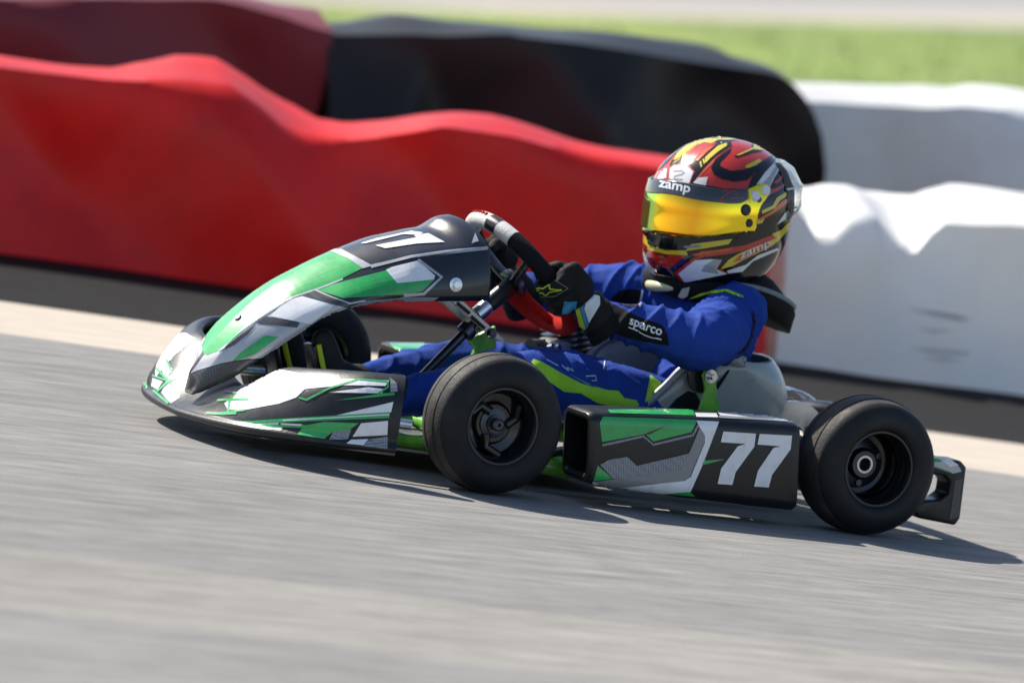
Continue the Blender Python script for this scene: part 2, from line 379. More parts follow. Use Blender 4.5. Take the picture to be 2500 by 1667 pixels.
# ================================================================== SETTING
def sheet(name, pts, z, m, kind='structure', cuts=0):
    bm = bmesh.new(); f = bm.faces.new([bm.verts.new((p[0], p[1], z)) for p in pts]); bmesh.ops.triangulate(bm, faces=[f]) if len(pts) > 4 else None
    o = frombm(name, bm, m, None, False, kind); 
    if o.data.polygons[0].normal.z < 0: o.data.flip_normals()
    return o
sheet('ground', [(-400, -300), (500, -300), (500, 600), (-400, 600)], 0, 'asphalt')
bt = V((2.36, -.61, 0)).normalized(); bb = V((-bt.y, bt.x, 0)); BA = V((.59, 3.31, 0))     # barrier line: along / away from the camera
kt = V((2.18, -.60, 0)).normalized(); kb = V((-kt.y, kt.x, 0)); KA = V((.11, 2.16, 0))
def band(name, a0, a1, d, l0, l1, z, m, wav=0, n=160):
    """strip between two lines, slightly uneven edges"""
    A, B = [], []
    for i in range(n+1):
        s = l0+(l1-l0)*i/n
        A.append(a0+d*s+V((-d.y, d.x, 0))*wav*nmz((s*1.3, 3, 0), 1)); B.append(a1+d*s+V((-d.y, d.x, 0))*wav*nmz((s*1.1, 9, 0), 1))
    e_ = V((-d.y, d.x, 0))*(.05 if (a1-a0).dot(V((-d.y, d.x, 0))) > 0 else -.05)
    R_ = [[p-e_ for p in A], A, B, [p+e_ for p in B]]; vs = [V((p.x, p.y, z if k in (1, 2) else -.0006)) for k, r in enumerate(R_) for p in r]
    fs = [(k*(n+1)+i, k*(n+1)+i+1, (k+1)*(n+1)+i+1, (k+1)*(n+1)+i) for k in range(3) for i in range(n)]
    o = mesh(name, vs, fs, m, None, False, 'structure')
    if o.data.polygons[0].normal.z < 0: o.data.flip_normals()
    return o
band('shaded_apron', KA, BA+bb*3.4, kt, -14, 16, .0012, 'asphalt_shaded')  # ground up to the barriers, their shadow painted in as dark asphalt
band('track_edge_strip', KA-kb*.66, KA+kb*.0, kt, -14, 16, .0024, 'kerb_concrete', .03)
p0, p1 = Q(0, 0, 1339, 2, 0), Q(0, 2500, 1642, 2, 0); q0 = Q(0, 0, 1475, 2, 0); d = (p1-p0).normalized()
band('worn_lane', q0, q0+(p0-q0)-d*(p0-q0).dot(d), d, -8, 12, .0012, 'asphalt_pale', .05)
# grass field, pale verge and the far track behind the barriers
Apx = [(585, 0), (900, 20), (1250, 36), (1835, 52), (2500, 69)]; Bpx = [(1250, 9), (1835, 24), (2500, 32)]
AL = [Q(0, *p, 2, 0) for p in Apx]; BL = [Q(0, *p, 2, 0) for p in Bpx]
def ext(L, a=14, b=40):
    return [L[0]+(L[0]-L[1]).normalized()*a]+L+[L[-1]+(L[-1]-L[-2]).normalized()*b]
AL, BL = ext(AL), ext(BL, 26, 60)
g0, g1 = BA+bb*2.3-bt*16, BA+bb*2.3+bt*60
sheet('grass_field', [g0, g1]+AL[::-1], .004, 'grass')
sheet('pale_verge', AL+BL[::-1], .006, 'gravel_pale')
sheet('far_track', BL+[BL[-1]+V((-60, 120, 0)), BL[0]+V((-60, 60, 0))], .008, 'asphalt_far')
bm = bmesh.new()
for i in range(26000):
    s = random.uniform(-1, 26)**1; dep = 2.6+26*random.random()**1.5
    p = BA+bt*s+bb*dep
    u = (p-CAM).dot(cr)/(p-CAM).dot(cf)*FP+1250; v = 833.5-(p-CAM).dot(cu)/(p-CAM).dot(cf)*FP
    if not (-150 < u < 2650) or v < 40+u*.018: continue
    h = random.uniform(.02, .055); a = random.uniform(0, 6.28); wd = random.uniform(.004, .01); l = V((random.uniform(-.03, .03), random.uniform(-.03, .03), 0)); x = V((math.cos(a)*wd, math.sin(a)*wd, 0))
    z = V((0, 0, .009)); p = V((p.x, p.y, 0))
    bm.faces.new([bm.verts.new(p+z-x), bm.verts.new(p+z+x), bm.verts.new(p+z+l+V((0, 0, h)))])
frombm('grass_blades', bm, 'grass_blade', None, False, 'stuff', fix=False)

def barrier(name, label, m, off, front, back, s0, s1, depth=.4, seed=0, fold=.03, ends=(0, 0), zk=1., group=None, dg=.9, fq=2.2):
    """draped cover over a low tyre wall: height of its front and back top edge taken from the photo"""
    P = BA+bb*off; n = -bb
    def prof(pts, dd):
        r = []
        for c, L in pts:
            for q in L:
                h = QP(c, *q, P+bb*dd, n); r.append(((h-P).dot(bt), h.z*zk))
        return sorted(r)
    F, B = prof(front, 0), prof(back, depth)
    def at(L, s):
        if s <= L[0][0]: return L[0][1]
        if s >= L[-1][0]: return L[-1][1]
        for a, b in zip(L, L[1:]):
            if a[0] <= s <= b[0]:
                t = (s-a[0])/max(1e-6, b[0]-a[0]); t = .7*t+.3*t*t*(3-2*t); return a[1]+(b[1]-a[1])*t
    if s0 is None: s0 = F[0][0]-2.5
    if s1 is None: s1 = F[-1][0]+2.5
    N = int((s1-s0)/.03); secs = []; R = 16
    for i in range(N+1):
        s = s0+(s1-s0)*i/N; e = 1.
        for k, ee in ((s-s0, ends[0]), (s1-s, ends[1])):
            if ee and k < ee: e = min(e, math.sqrt(max(0, 1-((ee-k)/ee)**2)))
        zf, zb = at(F, s), at(B, s); row = []
        def W(b_, z, amp):
            w0 = .35*nmz((s*.8, z*1.2, seed), 1)
            t1 = abs(((s+dg*z)*fq+w0+seed*.37) % 2-1)-.5; t2 = abs(((s-.45*z)*fq*1.63+w0*1.5+seed*.71) % 2-1)-.5
            f = amp*(1.1*t1+.45*t2*(.4+nmz((s*1.3, z, seed+2), 1))+.6*nmz((s*.7+z*.5, z*.5, seed+4), 1)+.05*nmz((s*9, z*7, seed+8), 1))
            return P+bt*(s+f*.4)+bb*(b_*(.5+.5*e)-f+(depth*.25*(1-e)))+V((0, 0, z))
        for j in range(R+1):
            t = j/R; z = zf*t*(.25+.75*e); sag = .035*(1-t)**2-.012*t**12
            row.append(W(-sag*1.0, z+.006, fold*(1-.75*t**6)*2.5*(.5+.5*min(1, t*3))))
        for j in range(1, 8):
            t = j/8; z = (zf*(1-t)+zb*t+.022*math.sin(math.pi*t)*(1+nmz((s*3, t*2, seed), 1)))*(.25+.75*e)
            row.append(W(depth*t+.02, z+.006, fold*.5))
        for j in range(0, 7):
            t = j/6; row.append(W(depth+.03, zb*(1-t)*(.25+.75*e)+.006, fold))
        secs.append(row)
    vs, fs = loft(secs, False)
    n_ = len(secs[0]); fs.append(tuple(range(n_))); fs.append(tuple(range((len(secs)-1)*n_, len(secs)*n_))[::-1])
    bm = bmesh.new(); bv = [bm.verts.new(v) for v in vs]
    for f in fs: bm.faces.new([bv[i] for i in f])
    o = frombm(name, bm, m); sharp(o, 60); return tag(o, label, 'barrier', group)
def S_of(c, x, y, off): return (QP(c, x, y, BA+bb*off, -bb)-BA).dot(bt)
redF = [(10, [(0, 325), (460, 378), (850, 397), (1060, 420), (1180, 500), (1290, 600), (1370, 650), (1510, 668), (1700, 655), (1850, 635), (2060, 600)]), (11, [(0, 640), (350, 740), (690, 800), (1000, 850), (1300, 905)])]
redB = [(10, [(0, 312), (460, 366), (620, 330), (780, 283), (930, 292), (1080, 370), (1200, 440), (1330, 510), (1420, 580), (1560, 610), (1700, 605), (2040, 563), (2200, 580)]), (11, [(0, 618), (350, 700), (690, 768), (1000, 830), (1300, 880)])]
whF = [(11, [(1200, 900), (1320, 960), (1430, 1150), (1530, 1010), (1650, 990), (1740, 1110), (1800, 1185), (1880, 1175), (1980, 1040), (2100, 1050), (2352, 1055)])]
whB = [(11, [(1200, 870), (1300, 875), (1560, 885), (1700, 900), (1850, 925), (1950, 895), (2070, 868), (2200, 880), (2352, 905)])]
sJ = S_of(9, 1790, 640, 0)
barrier('barrier_cover', 'bright red tarp draped over low tyre wall along the track edge', 'tarp_red', 0, redF, redB, None, sJ-.02, seed=1, fold=.040)
wb = barrier('barrier_cover', 'white tarp draped over low tyre wall, directly behind the rear of the kart', 'tarp_white', 0, whF, whB, sJ+.02, None, seed=4, fold=.05, dg=.15, fq=3.1)
mF = [(10, [(0, 10), (600, 10), (1000, 15), (1100, 35), (1280, 85), (1450, 145), (1560, 168)])]; mB = [(10, [(0, -20), (600, -20), (1000, 0), (1200, 38), (1400, 60), (1650, 92)])]
kF = [(10, [(1500, 172), (2000, 180), (2352, 170)]), (11, [(0, 178), (300, 210), (560, 250), (750, 285), (950, 318), (1200, 352), (1380, 392)])]
kB = [(10, [(1500, 150), (1750, 116), (1980, 138), (2352, 145)]), (11, [(0, 143), (300, 162), (600, 215), (750, 222), (880, 235), (950, 290), (1200, 330), (1400, 375)])]
oF = [(11, [(1200, 470), (1560, 492), (1900, 512), (2100, 502), (2352, 530)])]; oB = [(11, [(1200, 395), (1560, 405), (1800, 410), (1950, 440), (2050, 425), (2352, 460)])]
s2 = S_of(10, 1560, 165, 1.5); s3 = S_of(11, 1570, 600, 1.5)
barrier('barrier_cover', 'dark maroon tarp over tyre wall in the row behind the red one', 'tarp_maroon', 1.5, mF, mB, None, s2-.02, seed=7, fold=.035)
barrier('barrier_cover', 'black tarp over tyre wall with rounded end, behind the helmet', 'tarp_black', 1.5, kF, kB, s2-.03, s3, seed=9, fold=.05, ends=(0, .22))
barrier('barrier_cover', 'greyish white tarp over tyre wall in the back row beside the grass', 'tarp_offwhite', 1.75, oF, oB, s3-.35, None, seed=12, fold=.045, dg=.1, fq=2.6)

mat('scuff_grey', (.45, .45, .46), .6, var=.2); CR[12] = (1700, 400, 2.091); tw_ = bvh(wb)
decal('scuff', wb, tw_, [(12, (1060, 742), (1200, 752), (1330, 772), (1400, 795), (1330, 798), (1200, 772)), (12, (1075, 940), (1200, 946), (1390, 964), (1380, 976), (1200, 962)), (12, (1150, 985), (1260, 990), (1360, 1005), (1250, 1003)), (12, (1100, 840), (1320, 856), (1200, 860))], 'scuff_grey', .004)
# ================================================================== KART
kart = empty('go_kart', (.3, 0, 0), 'small black green and white racing kart number 77 cornering on the track', 'go-kart')
# ---- front bumper (wide U-shaped fairing)
plan = spline([(-.195, -.435, 0), (-.275, -.400, 0), (-.35, -.33, 0), (-.402, -.24, 0), (-.426, -.12, 0), (-.435, 0, 0)], 6)
plan = plan + [V((p.x, -p.y, 0)) for p in plan[:-1][::-1]]
secC = [(.06, .030), (.02, .031), (.003, .036), (0, .044), (.010, .050), (.016, .053), (.042, .066), (.075, .083), (.105, .096), (.120, .102), (.127, .100), (.130, .090)]
secM = [(.06, .032), (.02, .034), (.003, .039), (0, .049), (.008, .056), (.013, .064), (.030, .090), (.058, .120), (.090, .145), (.110, .157), (.120, .155), (.123, .145)]
secE = [(.05, .048), (.02, .050), (.003, .056), (0, .064), (.007, .076), (.005, .094), (.006, .118), (.012, .155), (.028, .180), (.048, .192), (.062, .190), (.066, .178)]
secs = []
np_ = len(plan)
for i, p in enumerate(plan):
    t = (plan[min(i+1, np_-1)]-plan[max(i-1, 0)]).normalized(); n = V((-t.y, t.x, 0))
    if n.dot(V((-.05, 0, 0))-p) < 0: n = -n
    a_ = abs(p.y); row = []
    for c, m_, e_ in zip(secC, secM, secE):
        v = [interp([(0, c[k]), (.06, c[k]*.75+m_[k]*.25), (.17, m_[k]), (.30, m_[k]*.55+e_[k]*.45), (.435, e_[k])], a_)[0] for k in (0, 1)]
        row.append(p+n*v[0]+V((0, 0, v[1])))
    secs.append(spline(row, 3))
vs, fs = loft(secs, False, True, True)
bump_o = mesh('front_bumper', vs, fs, 'black_plastic', kart); md = bump_o.modifiers.new('s', 'SOLIDIFY'); md.thickness = .008; md.offset = -1
sharp(bump_o, 40)
tb = bvh(bump_o)
# ---- nose fairing
ST = [((1, 290, 1120), (1, 320, 1125), (1, 310, 1166), .012, .015), ((1, 300, 1045), (1, 350, 1060), (1, 370, 1150), .022, .028), ((1, 330, 985), (1, 430, 985), (1, 450, 1112), .038, .045), ((1, 385, 915), (1, 490, 905), (1, 560, 1062), .048, .065),
      ((1, 480, 795), (1, 590, 800), (1, 680, 978), .055, .085), ((1, 620, 655), (1, 740, 690), (1, 800, 902), .062, .10), ((1, 800, 512), (1, 900, 600), (1, 950, 802), .072, .113),
      ((1, 960, 420), (1, 1080, 535), (1, 1110, 703), .082, .122), ((1, 1130, 335), (1, 1290, 462), (1, 1290, 648), .092, .13), ((1, 1380, 247), (1, 1480, 405), (1, 1520, 612), .10, .135),
      ((3, 240, 228), (3, 420, 395), (3, 340, 742), .105, .137), ((3, 400, 190), (3, 600, 370), (3, 560, 738), .108, .137), ((3, 500, 168), (3, 740, 352), (3, 720, 738), .11, .136),
      ((3, 590, 96), (3, 870, 338), (3, 850, 738), .112, .134), ((3, 690, 78), (3, 985, 325), (3, 985, 735), .115, .132)]
rows = []
for T, C, L, wc, wl in ST:
    t, c, l = Q(*T, 1, 0), Q(*C, 1, -wc), Q(*L, 1, -wl)
    half = []
    for k in range(9):                      # centre -> crease
        a = k/8; b_ = 1-(1-math.cos(a*math.pi/2)) if True else 0
        z = c.z+(t.z-c.z)*(1-a**2.2); half.append(V((t.x+(c.x-t.x)*a, -wc*a, z)))
    for k in range(1, 9):                   # crease -> lower edge
        a = k/8; bl = .010*math.sin(math.pi*a); half.append(V((c.x+(l.x-c.x)*a, -(wc+(wl-wc)*math.sin(a*math.pi/2))-bl*.6, c.z+(l.z-c.z)*a)))
    rows.append(half)
rows2 = [[] for _ in range((len(rows)-1)*4+1)]
for j in range(len(rows[0])):
    for i, p in enumerate(spline([r[j] for r in rows], 4)): rows2[i].append(p)
secs = [[V((p.x, -p.y, p.z)) for p in r[::-1][:-1]]+r for r in rows2]
vs, fs = loft(secs, False, True, False)
nose = mesh('nose_fairing', vs, fs, 'charcoal', kart); md = nose.modifiers.new('s', 'SOLIDIFY'); md.thickness = .006; md.offset = -1; sharp(nose, 28)
tn = bvh(nose)
MY = (V((0, 0, 0)), V((0, -1, 0)), .012)
decal('side_graphic', nose, tn, [(1, (300, 1043), (385, 930), (470, 910), (560, 840), (700, 730), (870, 610), (960, 580), (1160, 640), (1235, 655), (1100, 706), (980, 782), (850, 865), (735, 950), (640, 955), (560, 966), (480, 982), (340, 1025))], 'silver_vinyl', .0006, MY)
decal('side_panel', nose, tn, [(1, (770, 705), (870, 612), (960, 588), (1150, 642), (1010, 752))], 'white_vinyl', .001, MY)
decal('carbon_stripe', nose, tn, [(1, (955, 583), (1030, 556), (1130, 590), (1240, 632), (1225, 657), (1100, 622)), (1, (745, 708), (850, 722), (945, 742), (930, 772), (690, 748)), (1, (470, 915), (560, 842), (690, 758), (640, 810), (560, 875))], 'carbon_dark', .0014, MY)
decal('nose_carbon', nose, tn, [(1, (250, 1165), (235, 1095), (300, 1050), (340, 1030), (480, 988), (560, 972), (720, 955), (640, 1005), (540, 1078), (430, 1130), (330, 1170))], 'carbon_dark', .001, MY)
decal('green_patch', nose, tn, [(1, (548, 970), (600, 918), (740, 820), (822, 826), (690, 922), (620, 950))], 'green', .0016, MY)
decal('top_stripe', nose, tn, [(1, (378, 925), (380, 880), (500, 740), (640, 600), (800, 470), (960, 385), (1120, 320), (1230, 366), (1315, 424), (1200, 482), (1060, 538), (900, 592), (700, 720), (560, 838), (470, 908), (400, 935))], 'green', .001, MY)
decal('stripe_border', nose, tn, [(1, (1118, 322), (1190, 310), (1375, 410), (1318, 426), (1230, 366)), stroke(1, [(470, 912), (560, 842), (700, 724), (900, 597), (1060, 543), (1200, 488)], 9)], 'silver_vinyl', .0014, MY)
decal('side_stripe', nose, tn, [(1, (1035, 548), (1200, 502), (1460, 435), (3, 565, 572), (3, 470, 662), (3, 350, 690), (3, 200, 690), (1, 1430, 583), (1, 1200, 600))], 'green', .001, MY)
decal('side_plate', nose, tn, [(3, (195, 502), (240, 480), (440, 430), (570, 545), (560, 572), (280, 602))], 'white_vinyl', .0014, MY)
decal('side_outline', nose, tn, [stroke(3, [(440, 425), (620, 555), (482, 682), (330, 693)], 24), stroke(3, [(80, 476), (230, 440), (380, 402), (660, 362), (985, 328)], [26, 22, 20, 22, 12]), (3, (570, 395), (970, 322), (975, 345), (640, 385)), (3, (878, 218), (905, 282), (850, 300)), stroke(1, [(1035, 552), (1130, 592), (1240, 630), (1330, 612)], 9)], 'silver_vinyl', .0016, MY)
decal('carbon_edge', nose, tn, [(1, (1235, 650), (1340, 612), (1560, 592), (3, 300, 703), (3, 600, 708), (3, 560, 735), (3, 300, 742), (1, 1400, 622), (1, 1270, 655))], 'carbon_light', .0012, MY)
decal('number', nose, tn, [(3, (0, 300), (120, 262), (390, 205), (480, 218), (450, 236), (330, 230), (40, 300)), (3, (115, 315), (430, 255), (410, 240), (520, 223), (645, 290), (430, 302), (190, 338))], 'white_vinyl', .0016)
bq = tn.ray_cast(CAM, rayd(*px(3, 728, 612)).normalized())
lathe('washer', [(.0005, .006), (.006, .006), (.006, .003), (.013, .002), (.013, -.003), (.0005, -.003)], bq[0], bq[1] if bq[1].y < 0 else -bq[1], 'steel', nose, 24)
bq = tn.ray_cast(CAM, rayd(*px(1, 585, 715)).normalized())
lathe('bolt', [(.0005, .004), (.006, .004), (.008, 0), (.0005, -.003)], bq[0], bq[1] if bq[1].z > 0 else -bq[1], 'dark_steel', nose, 20)
# bumper print
MB_ = (V((0, 0, 0)), V((0, -1, 0)), .2)
decal('white_print', bump_o, tb, [(2, (700, 690), (800, 600), (1030, 395), (1200, 418), (1330, 445), (1400, 480), (1370, 560), (1290, 640), (1150, 690), (850, 745), (730, 740)), (2, (1380, 500), (1700, 485), (2050, 500), (2020, 545), (1700, 540), (1360, 570)), (2, (1560, 598), (1880, 556), (2010, 572), (1990, 606), (1700, 600)),
      (2, (1620, 785), (2085, 675), (2065, 760)), (2, (890, 855), (1150, 842), (1140, 865), (1000, 874)), (2, (1820, 850), (2040, 830), (2035, 945), (1750, 960)), (2, (1740, 985), (1880, 980), (1840, 1030), (1700, 1015)), (2, (180, 400), (235, 355), (275, 410), (220, 490)), (2, (112, 480), (195, 510), (150, 575), (100, 545)), (2, (960, 872), (1180, 880), (1165, 910), (1010, 895))], 'white_vinyl', .0008, MB_)
decal('grey_print', bump_o, tb, [(2, (230, 480), (330, 380), (420, 290), (470, 330), (340, 520), (330, 640), (260, 690), (180, 600)), (2, (380, 250), (470, 190), (500, 250), (440, 300))], 'silver_vinyl', .0005, None)
decal('green_print', bump_o, tb, [(2, (800, 840), (1200, 812), (2055, 758), (2050, 805), (1530, 828), (1000, 852), (820, 856)), (2, (1300, 945), (1350, 868), (1530, 838), (1800, 850), (1720, 905), (1590, 918), (1520, 980)), (2, (1600, 665), (2000, 606), (2092, 603), (2092, 620), (1900, 640)),
      (2, (860, 862), (1360, 862), (1350, 885), (1000, 885)), stroke(2, [(1310, 640), (1370, 660), (1560, 565), (1800, 492), (2042, 510), (2040, 555), (1955, 612)], 15)], 'green', .0012, MB_)
decal('green_scribble', bump_o, tb, [stroke(2, [(140, 400), (240, 500), (320, 600)], 20), stroke(2, [(350, 455), (230, 520), (150, 590)], 18), stroke(2, [(225, 330), (290, 480), (340, 480)], 18), stroke(2, [(115, 580), (180, 640), (240, 690)], 22), stroke(2, [(110, 460), (220, 500)], 14),
      stroke(2, [(700, 590), (800, 605), (745, 660), (730, 760)], 18), stroke(2, [(640, 665), (900, 655)], 16), stroke(2, [(550, 768), (690, 775), (800, 770)], 20), stroke(2, [(660, 770), (870, 745)], 14)], 'green', .0014, MB_)
decal('pale_line', bump_o, tb, [stroke(2, [(1180, 828), (2050, 778)], 9), (2, (1160, 850), (1340, 858), (1330, 870), (1170, 862))], 'white_vinyl', .0016, MB_)
decal('carbon_print', bump_o, tb, [(2, (1880, 985), (2040, 955), (2035, 1060), (1840, 1035)), (2, (1590, 920), (1740, 900), (1710, 985), (1560, 985)), (2, (2050, 470), (2110, 520), (2120, 590), (2060, 600), (2060, 500))], 'carbon_light', .0008, MB_)

# ---- side pods
def pod(side, parent):
    secs = []
    def rr(x, ins, zt, zb, y0=.345, y1=.46, r=.02):
        y0 += ins; y1 -= ins; zt -= ins; zb += ins; r = max(.004, r-ins*.5); out = []
        for cy, cz, a0 in ((y1-r, zt-r, 0), (y0+r, zt-r, 90), (y0+r, zb+r, 180), (y1-r, zb+r, 270)):
            for k in range(5):
                a = math.radians(a0+k*22.5); y = cy+r*math.cos(a); z = cz+r*math.sin(a)
                out.append(V((x+(.19-z)*.13, side*y, z-(y1-y)*.03*0+(.018*(z-.03)/.16*(1 if z > .1 else .3))*(y-.46)/.115*.0)))
        return out
    for x, i in ((.29, .02), (.20, .019), (.172, .017), (.167, .011), (.168, .005), (.174, .0012), (.182, 0)): secs.append(rr(x, i, .172+(x-.17)*.05, .040))
    for x in (.25, .32, .39, .46, .52, .575): secs.append(rr(x, -.003*math.sin((x-.18)/.42*3.14), .172+(x-.17)*.05, .040-(x-.17)*.02))
    for x, i in ((.596, 0), (.603, .003), (.607, .010)): secs.append(rr(x, i, .193, .031))
    vs, fs = loft(secs, True, True, True); bm = bmesh.new(); bv = [bm.verts.new(v) for v in vs]
    for f in fs: bm.faces.new([bv[i] for i in f])
    return sharp(frombm('side_pod', bm, 'black_plastic', parent), 30)
podn, podf = pod(-1, kart), pod(1, kart)
tp, tq = bvh(podn), bvh(podf)
decal('green_panel', podn, tp, [(7, (318, 350), (350, 292), (1205, 322), (1212, 345), (1168, 432), (815, 520), (740, 452), (340, 525)), (7, (300, 742), (440, 865), (262, 887)), (7, (1265, 740), (1280, 697), (1480, 684)), (7, (915, 1003), (1155, 986), (1205, 1028))], 'green', .0008)
decal('panel_slash', podn, tp, [(7, (720, 456), (920, 378), (780, 455))], 'charcoal', .0012)
decal('white_edge', podn, tp, [(7, (1212, 328), (1424, 338), (1270, 740), (1160, 985), (905, 1004), (262, 935), (252, 892), (1110, 880), (1160, 850), (1292, 530), (1292, 465), (1240, 385))], 'white_vinyl', .0008)
decal('grey_edge', podn, tp, [(7, (1242, 395), (1290, 465), (1290, 520), (1150, 850), (1110, 884), (460, 955), (380, 940), (262, 892), (445, 868), (760, 835), (1075, 778), (1120, 680), (1175, 560)), ], 'grey_vinyl', .0012)
decal('carbon_panel', podn, tp, [(7, (320, 735), (400, 690), (570, 662), (660, 745), (1140, 632), (1075, 776), (780, 832), (445, 866))], 'carbon_light', .0016)
decal('carbon_zigzag', podn, tp, [stroke(7, [(340, 556), (720, 472), (815, 550), (1180, 462), (1230, 370)], 20)], 'carbon_light', .0012)
decal('number', podn, tp, [(7, (1462, 428), (1764, 448), (1748, 568), (1575, 805), (1545, 922), (1408, 912), (1442, 770), (1595, 565), (1668, 542), (1438, 526)), (7, (1798, 450), (2098, 466), (2085, 592), (1912, 830), (1882, 945), (1746, 936), (1782, 790), (1925, 580), (1992, 564), (1778, 548))], 'white_vinyl', .0012)
decal('top_print', podn, tp, [(7, (390, 228), (1180, 225), (1200, 282), (420, 258))], 'green', .0008)
decal('top_white', podn, tp, [(7, (1200, 258), (1400, 262), (1415, 300), (1215, 294)), (7, (1395, 238), (1950, 250), (2140, 330), (1900, 312), (1440, 285))], 'white_vinyl', .0009)
decal('top_carbon', podn, tp, [(7, (1425, 284), (2130, 326), (2100, 342), (1420, 305))], 'carbon_light', .0013)
decal('green_print', podf, tq, [(3, (110, 1012), (520, 1012), (740, 1016), (900, 1050), (900, 1062), (500, 1030), (160, 1030)), (3, (220, 1062), (560, 1068), (600, 1100), (270, 1108))], 'green', .0008)
decal('carbon_print', podf, tq, [(3, (160, 1032), (500, 1034), (900, 1066), (560, 1068), (220, 1060))], 'carbon_light', .0008)
decal('white_print', podf, tq, [(3, (1100, 1030), (1420, 1030), (1420, 1090), (1100, 1080))], 'white_vinyl', .0008)

# ---- wheels
def wheel(c, side, wdt, rear=False):
    c = V(c); ax = V((0, side, 0)); t = .5*wdt
    root = bpy.data.objects.new('wheel', None); COL.objects.link(root); root.empty_display_size = .05; root.parent = kart; root.matrix_parent_inverse = Matrix.Translation(-kart.location); root.location = (0, 0, 0)
    R = .1275; prof = []
    for r, h in ((.069, t*.80), (.071, t*.88), (.078, t*.985), (.090, t*1.02), (.103, t*.97), (.113, t*.87), (.120, t*.74), (.1235, t*.60), (.1255, t*.44), (.127, t*.2), (R, 0)): prof.append((r, h))
    prof = prof + [(r, -h) for r, h in prof[:-1][::-1]]
    sp = [V((r, h, 0)) for r, h in prof]; pr = [(p.x, p.y) for p in spline(sp, 3)]
    ty = lathe('tyre', pr, c, ax, ['rubber', 'tread'], root, 96, ang=60)
    me = ty.data
    for f in me.polygons:
        d_ = f.center-c; r = math.hypot(d_.x, d_.z)
        if r > .1215: f.material_index = 1
    for hh in ((.30,) if not rear else (.34,)):
        for s_ in (-1, 1):
            pth = [c+ax*(s_*hh*t)+V((math.cos(a), 0, math.sin(a)))*.1267 for a in [2*math.pi*k/72 for k in range(73)]]
            tube('wear_line', pth, .0011, 'rubber', ty, 5)
    dp = .075 if rear else .040
    rm = [(.0635, t*.70), (.0665, t*.78), (.0700, t*.80), (.0700, t*.855), (.0672, t*.86), (.0652, t*.80), (.0615, t*.70), (.060, t*.5), (.058, t*.80-dp*.5), (.056, t*.80-dp), (.040, t*.80-dp-.004), (.034, t*.80-dp+.003), (.0005, t*.80-dp+.003)]
    rim = lathe('rim', rm, c, ax, 'rim_black', root, 72, ang=30)
    lathe('rim_lip', [(.0668, t*.79), (.0703, t*.80), (.0703, t*.862), (.0668, t*.862)], c, ax, 'rim_lip', rim, 72, close=True)
    lathe('rim_back', [(.0635, -t*.7), (.070, -t*.80), (.070, -t*.86), (.064, -t*.80), (.058, 0), (.055, t*.2)], c, ax, 'rim_black', root, 48)
    h0 = t*.80-dp
    if rear:
        lathe('hub', [(.045, h0-.02), (.045, h0+.006), (.030, h0+.010), (.0245, h0+.022), (.0155, h0+.022), (.0145, h0-.03), (.0005, h0-.03)], c, ax, 'dark_steel', root, 40)
        lathe('axle_ring', [(.0125, h0+.018), (.0165, h0+.018), (.0165, h0+.024), (.0125, h0+.024)], c, ax, 'steel', root, 40, close=True)
        for k in range(3):
            a = k*2.094+.5; p = c+ax*(h0+.006)+V((math.cos(a), 0, math.sin(a)))*.036
            lathe('hub_bolt', [(.006, -.004), (.006, .008), (.0005, .008)], p, ax, 'dark_steel', root, 12)
    else:
        lathe('hub', [(.027, h0-.02), (.027, h0+.006), (.017, h0+.008), (.017, h0+.014), (.0005, h0+.014)], c, ax, 'dark_steel', root, 40)
        lathe('axle_nut', [(.0115, h0+.010), (.0115, h0+.026), (.0085, h0+.028), (.0035, h0+.028), (.003, h0+.022), (.0005, h0+.022)], c, ax, 'dark_steel', root, 24)
        for k in range(3):
            a = k*2.094+.3; p = c+ax*(h0+.004)+V((math.cos(a), 0, math.sin(a)))*.045; q = c+ax*(h0+.016)+V((math.cos(a+.5), 0, math.sin(a+.5)))*.058
            tube('spoke', [c+ax*(h0+.004)+V((math.cos(a-.3), 0, math.sin(a-.3)))*.024, p, q], [.010, .009, .008], 'rim_black', root, 8)
    return root
WB = .775
wheel((0, -.408, .1275), -1, .108); wheel((0, .408, .1275), 1, .108)
wheel((WB, -.415, .1275), -1, .125, True); wheel((WB, .415, .1275), 1, .125, True)
# ---- chassis
fr = bpy.data.objects.new('frame', None); COL.objects.link(fr); fr.parent = kart; fr.matrix_parent_inverse = Matrix.Translation(-kart.location)
def rail(pts, r=.0125, name='frame_tube', m='frame_green', par=None): return tube(name, spline(pts, 5), r, m, par or fr, 12)
for s in (-1, 1):
    rail([(-.30, s*.10, .05), (-.12, s*.13, .05), (.10, s*.22, .05), (.40, s*.24, .05), (.70, s*.22, .055), (.86, s*.22, .07)])
    rail([(-.10, s*.12, .052), (-.06, s*.24, .06), (-.03, s*.31, .085), (0, s*.335, .10)])
    rail([(-.28, s*.10, .055), (-.30, s*.24, .10), (-.20, s*.30, .10), (-.12, s*.33, .10)], .009, 'bumper_bar', 'steel')
    rail([(.19, s*.24, .055), (.22, s*.33, .085), (.50, s*.33, .085), (.53, s*.24, .055)], .009, 'pod_bar', 'dark_steel')
    tube('kingpin', [(0, s*.335, .07), (0, s*.335, .175)], .011, 'steel', fr)
    tube('stub_axle', [(0, s*.335, .1275), (0, s*.40, .1275)], .0125, 'steel', fr)
    tube('tie_rod', [(.05, s*.03, .10), (.04, s*.31, .115)], .006, 'steel', fr)
    tube('steering_arm', [(0, s*.335, .115), (.045, s*.305, .115)], .009, 'aluminium', fr)
    box('spindle_bracket', (-.035, s*.315, .135), (.09, .03, .014), 'aluminium', fr, .004)
    box('bearing_carrier', (WB, s*.22, .12), (.05, .03, .10), 'aluminium', fr, .01)
